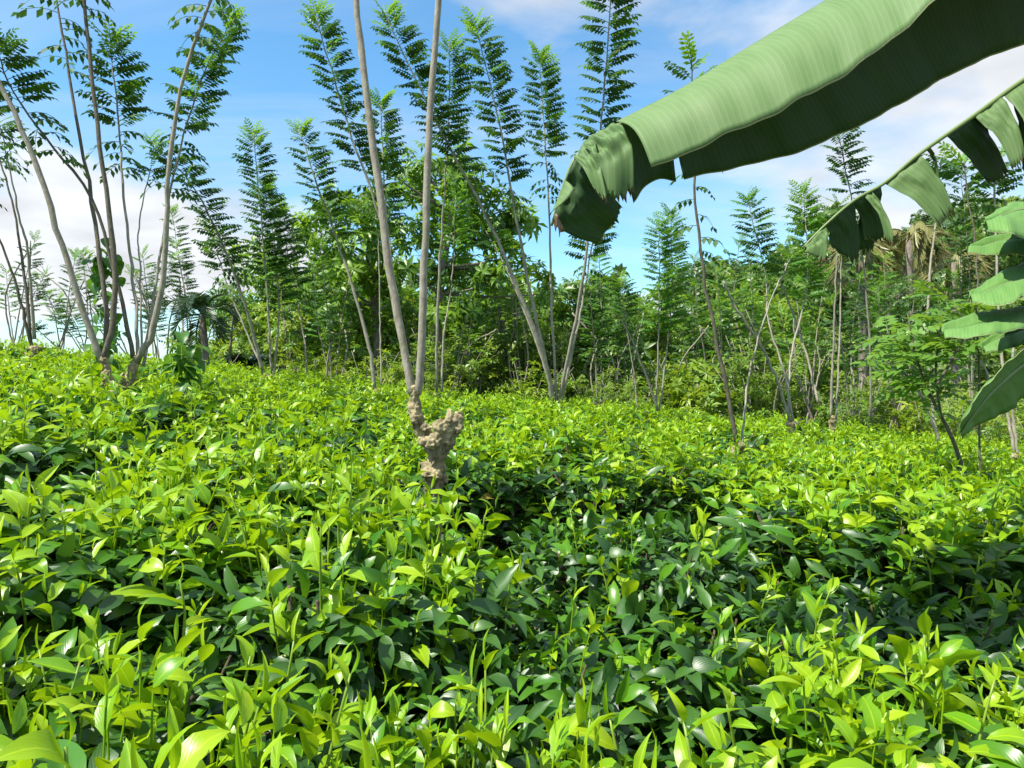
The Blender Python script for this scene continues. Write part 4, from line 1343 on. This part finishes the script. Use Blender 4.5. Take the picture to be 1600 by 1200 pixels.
def seedling():
    rng = np.random.default_rng(23); d = 5.0
    base = gbase(290, d); t = thing('young_seedling', 'young seedling with large drooping leaves poking out of tea', 'seedling', base)
    for (tx, ty, k0) in [(284, 520, 14), (300, 525, 14), (265, 555, 9)]:
        pts = catmull([base, P(285, 640, d), P(tx, ty, d + rng.uniform(-.1, .1))], 14)
        b = Batch(); b.tube(pts, np.linspace(.008, .003, 14), 5); st = b.build('stem', [M_SHOOT], t, base)
        for k in range(k0):
            q = pts[int(rng.uniform(7.5, 13.9))]; az = k * 2.4; el = rng.uniform(-0.7, 0.5)
            lo = link('leaf', BIGM, st); lo.location = q - base; s = rng.uniform(.12, .2); lo.scale = (s, s, s)
            lo.rotation_euler = Matrix(frame((math.cos(az) * math.cos(el), math.sin(az) * math.cos(el), math.sin(el)), (0, 0, 1)).tolist()).to_euler()


seedling()


# ------------------------------------------------------------------ banana plants
def loft(A, B, nu, nv, sag, ripple=0.006, rng=None, crumple=0.0, fray=0.0):
    """blade between midrib polyline A and margin polyline B (3-D points)"""
    a = catmull(A, nu); bb = catmull(B, nu)
    V = []; U = []
    La = np.concatenate([[0], np.cumsum(np.linalg.norm(np.diff((a + bb) / 2, axis=0), axis=1))])
    ph = rng.uniform(0, 6)
    for i in range(nu):
        for j in range(nv):
            v = j / (nv - 1)
            p = a[i] * (1 - v) + bb[i] * v + np.asarray(sag) * math.sin(PI * v) * (1 + 0.15 * math.sin(La[i] * 9 + ph))
            nn = nrm(np.cross(a[min(i + 1, nu - 1)] - a[max(i - 1, 0)], bb[i] - a[i]))
            p = p + nn * ripple * v * (math.sin(La[i] * 34 + ph + v) + 0.6 * math.sin(La[i] * 71 + ph * 2))
            if crumple:
                uu = i / nu
                p = p + nn * crumple * math.sin(PI * min(1, v * 1.4 + .1)) * (math.sin(uu * 9 + v * 7 + ph) + math.sin(v * 15 - uu * 5 + ph * 2) + 0.6 * math.sin(uu * 23 + v * 11))
            if j == nv - 1 and fray:
                p = p + (bb[i] - a[i]) * rng.normal(0, fray)
            V.append(p); U.append((La[i], v))
    T = []
    for i in range(nu - 1):
        for j in range(nv - 1):
            q = i * nv + j
            T += [(q, q + nv, q + nv + 1), (q, q + nv + 1, q + 1)]
    return np.array(V), np.array(T), np.array(U)


def blade(parent, base, A, B, d, rng, name='blade', sag=(0, 0, 0.02), nu=30, nv=9, ripple=0.006, fray=0.0, mat=None, crumple=0.0):
    A3 = [P(*p) if len(p) == 3 else P(p[0], p[1], d) for p in A]
    B3 = [P(*p) if len(p) == 3 else P(p[0], p[1], d) for p in B]
    V, T, U = loft(A3, B3, nu, nv, sag, ripple, rng, crumple, fray)
    b = Batch(); b.raw(V, T, U)
    o = b.build(name, [mat or M_BANANA], parent, base)
    s = o.modifiers.new('thickness', 'SOLIDIFY'); s.thickness = 0.0012; s.offset = 0
    return o


def banana():
    rng = np.random.default_rng(77)
    # first plant: pseudostem just beyond the right edge
    d = 2.05
    base = np.array([2.35, 2.1, float(ground(2.35, 2.1))])
    t = thing('banana_plant', 'banana plant arching one huge broad leaf and one tattered leaf over the tea', 'banana plant', base)
    top = base + (0.02, 0.0, 2.0)
    b = Batch(); b.tube(catmull([base - (0, 0, .1), base + (0.02, 0, 1.0), top], 10), np.linspace(.10, .055, 10), 14)
    b.build('pseudostem', [M_PSEUDO], t, base)
    MID = [top - (0, 0, .1), P(2150, -150, 2.0), P(1800, -260, 1.92), P(1500, -130, 1.85), P(1290, -2, 1.80), P(1150, 84, 1.78), P(1060, 139, 1.76), P(962, 190, 1.75), P(905, 232, 1.75), P(880, 285, 1.75), P(862, 345, 1.76)]
    b = Batch(); m = catmull(MID, 60) + np.array([0, .010, -.010]); b.tube(m, np.concatenate([np.linspace(.024, .009, 20), np.linspace(.009, .003, 40)]), 8)
    rib = b.build('leaf', [M_RIB], t, base); rib['label'] = 'huge broad banana leaf, torn and folded at its tip'
    # front half of the blade (toward the viewer), back half beyond the midrib
    MP = [(2060, -190, 1.98), (1800, -258, 1.92), (1500, -128, 1.85), (1290, 0, 1.80), (1150, 85, 1.78), (1060, 140, 1.76), (963, 190, 1.75)]
    FP = [(2120, -150, 1.90), (1860, -190, 1.68), (1590, -95, 1.58), (1361, 88, 1.58), (1225, 170, 1.59), (1125, 216, 1.61), (1018, 264, 1.64)]
    blade(rib, base, MP, FP, 0, rng, sag=(0, -0.032, 0.022), nu=90, nv=16, ripple=0.0035)
    BP = [(2040, -20, 2.02), (1800, 10, 2.12), (1540, 92, 2.14), (1371, 183, 2.12), (1244, 239, 2.08), (1150, 262, 2.04), (1069, 281, 1.99)]
    MB = [(2060, -188, 1.985), (1800, -256, 1.925), (1500, -126, 1.856), (1290, 2, 1.806), (1170, 76, 1.786), (1110, 112, 1.776), (1054, 145, 1.766)]
    blade(rib, base, MB, BP, 0, rng, sag=(0, 0.05, 0.03), nu=90, nv=14, ripple=0.003, mat=M_BANSHADE)  # back half in shadow, its shade painted in by the darker green
    blade(rib, base, [(1052, 146, 1.767), (1010, 166, 1.76), (965, 192, 1.756)], [(1055, 283, 1.97), (1022, 284, 1.94), (987, 315, 1.90)], 0, rng, sag=(0, .03, .02), nu=16, nv=9, mat=M_BANSHADE)
    # folded torn tip
    blade(rib, base, [(958, 192, 1.745), (930, 210, 1.745), (907, 230, 1.745)], [(990, 296, 1.67), (960, 310, 1.66), (928, 296, 1.67)], 0, rng, sag=(.01, -0.03, 0.02), nu=30, nv=22, ripple=0.010, fray=0.05, mat=M_BANMID, crumple=0.009)
    blade(rib, base, [(928, 211, 1.742), (910, 228, 1.742), (897, 250, 1.742)], [(948, 312, 1.64), (938, 308, 1.64), (928, 292, 1.65)], 0, rng, sag=(-.005, -0.02, 0.01), nu=18, nv=16, ripple=0.008, fray=0.06, mat=M_BANMID, crumple=0.007)
    blade(rib, base, [(909, 228, 1.752), (884, 280, 1.755), (862, 343, 1.765)], [(972, 322, 1.82), (955, 352, 1.84), (936, 381, 1.85)], 0, rng, sag=(-.012, -0.025, -0.012), nu=26, nv=16, ripple=0.006, fray=0.02, mat=M_BANSHADE, crumple=0.006)
    blade(rib, base, [(884, 282, 1.745), (874, 306, 1.745), (859, 338, 1.75)], [(898, 296, 1.715), (884, 312, 1.715), (860, 337, 1.742)], 0, rng, sag=(0, -.008, 0.0), nu=10, nv=6, ripple=0.003)
    c = blade(rib, base, [(863, 344, 1.765), (866, 352, 1.765), (868, 362, 1.765)], [(872, 350, 1.75), (876, 360, 1.74), (872, 372, 1.75)], 0, rng, nu=8, nv=5, ripple=.01, fray=.2, mat=M_DRY, name='dry_tip')
    # tattered leaf hanging below it
    d2 = 2.35
    MID2 = [top - (0, 0, .2), P(1850, -20, 2.3), P(1700, 62, 2.32), P(1599, 125, d2), P(1520, 182, d2), P(1436, 241, d2), P(1382, 286, d2), P(1335, 313, d2), P(1289, 352, d2), P(1254, 387, d2)]
    b = Batch(); b.tube(catmull(MID2, 60), np.concatenate([np.linspace(.018, .009, 20), np.linspace(.008, .003, 40)]), 8)
    r2 = b.build('leaf', [M_RIB], t, base); r2['label'] = 'tattered banana leaf torn into hanging strips'
    fl = [([(1760, 30), (1660, 88), (1568, 147)], [(1800, 190), (1700, 215), (1612, 238)], -.10, .03),
          ([(1564, 151), (1542, 166), (1521, 181)], [(1601, 250), (1592, 258), (1582, 262)], -.08, .02),
          ([(1760, 32), (1650, 95), (1580, 140)], [(1760, 240), (1670, 262), (1600, 270)], .14, -.02),
          ([(1530, 175), (1505, 193), (1481, 213)], [(1578, 270), (1562, 284), (1545, 288)], .08, -.02),
          ([(1505, 193), (1492, 203), (1480, 214)], [(1552, 280), (1538, 272), (1520, 258)], .12, -.01),
          ([(1436, 241), (1410, 264), (1383, 287)], [(1490, 326), (1482, 340), (1464, 352)], -.06, .015),
          ([(1376, 291), (1362, 300), (1345, 309)], [(1362, 388), (1348, 394), (1330, 388)], .10, .0),
          ([(1452, 228), (1450, 230), (1447, 232)], [(1467, 285), (1465, 284), (1462, 280)], .02, .0),
          ([(1362, 300), (1350, 306), (1332, 315)], [(1388, 372), (1372, 374), (1352, 376)], .05, -.01),
          ([(1362, 299), (1356, 303), (1350, 306)], [(1398, 378), (1392, 378), (1384, 374)], -.06, .01),
          ([(1333, 314), (1312, 332), (1290, 352)], [(1345, 398), (1331, 407), (1292, 380)], .04, -.01),
          ([(1290, 352), (1273, 368), (1254, 387)], [(1289, 407), (1276, 402), (1260, 396)], -.03, .01)]
    for A, B, dd, sg in fl:
        blade(r2, base, [(x, y, d2) for x, y in A], [(x, y, d2 + dd) for x, y in B], 0, rng, sag=(0.008, -sg * 0.5, 0.006), nu=30, nv=9, ripple=0.006, fray=0.05, mat=M_BANSHADE if dd > 0.03 else M_BANMID, crumple=0.004)  # strips set back get the green with shade painted in
    # second plant lower right
    d = 3.6
    bx = 2.95
    base = np.array([bx, d + .1, float(ground(bx, d + .1))])
    t = thing('banana_plant', 'banana plant whose smaller leaves spread and droop beside the thin pole', 'banana plant', base)
    top = P(1690, 470, d + .05)
    b = Batch(); b.tube(catmull([base - (0, 0, .1), (base + top) / 2, top], 10), np.linspace(.09, .05, 10), 12)
    b.build('pseudostem', [M_PSEUDO], t, base)
    def leaf2(mid, upper, lower, dd=3.5, fr=.01):
        b = Batch(); b.tube(catmull([top] + [P(*p) for p in mid], 30), np.linspace(.016, .003, 30), 6)
        r = b.build('leaf', [M_RIB], t, base)
        m_ = mid
        blade(r, base, m_, upper, 0, rng, sag=(0, 0, .03), nu=48, nv=8, ripple=.0035, fray=0.012, mat=M_BANSUN, crumple=0.004)
        blade(r, base, m_, lower, 0, rng, sag=(0, 0, .02), nu=48, nv=8, ripple=.0035, fray=0.012, mat=M_BANSUN, crumple=0.004)
    leaf2([(1680, 345, 3.55), (1610, 328, 3.45), (1570, 335, 3.4), (1538, 350, 3.35)], [(1680, 330, 3.8), (1610, 322, 3.75), (1575, 330, 3.65), (1540, 349, 3.37)], [(1690, 395, 3.3), (1620, 378, 3.2), (1580, 366, 3.15), (1545, 362, 3.25)])
    leaf2([(1680, 380, 3.6), (1610, 372, 3.62), (1560, 378, 3.62), (1515, 392, 3.6)], [(1680, 370, 3.75), (1610, 365, 3.75), (1560, 372, 3.7), (1516, 391, 3.62)], [(1690, 430, 3.45), (1620, 402, 3.45), (1560, 398, 3.45), (1512, 396, 3.5)])
    leaf2([(1690, 425, 3.5), (1620, 432, 3.35), (1565, 446, 3.25), (1514, 468, 3.2)], [(1690, 400, 3.8), (1610, 412, 3.75), (1560, 430, 3.6), (1515, 466, 3.23)], [(1690, 470, 3.2), (1620, 455, 3.05), (1575, 475, 2.98), (1520, 474, 3.1)])
    leaf2([(1690, 490, 3.45), (1610, 496, 3.25), (1540, 506, 3.1), (1472, 522, 3.05)], [(1690, 470, 3.75), (1600, 482, 3.55), (1535, 492, 3.35), (1473, 516, 3.1)], [(1690, 520, 3.15), (1610, 514, 2.98), (1540, 524, 2.88), (1476, 530, 2.98)])
    leaf2([(1690, 520, 3.6), (1620, 516, 3.6), (1575, 525, 3.55), (1532, 545, 3.5)], [(1690, 505, 3.7), (1620, 508, 3.7), (1575, 515, 3.65), (1533, 543, 3.52)], [(1690, 550, 3.45), (1620, 530, 3.4), (1580, 545, 3.4), (1540, 550, 3.45)])
    leaf2([(1700, 520, 3.4), (1620, 555, 3.15), (1556, 606, 3.0), (1520, 650, 2.95), (1500, 680, 2.95)], [(1680, 505, 3.1), (1600, 545, 2.95), (1540, 604, 2.85), (1508, 650, 2.85), (1498, 679, 2.92)],
          [(1720, 570, 3.6), (1625, 600, 3.45), (1580, 640, 3.3), (1538, 660, 3.15), (1503, 682, 2.99)])


banana()
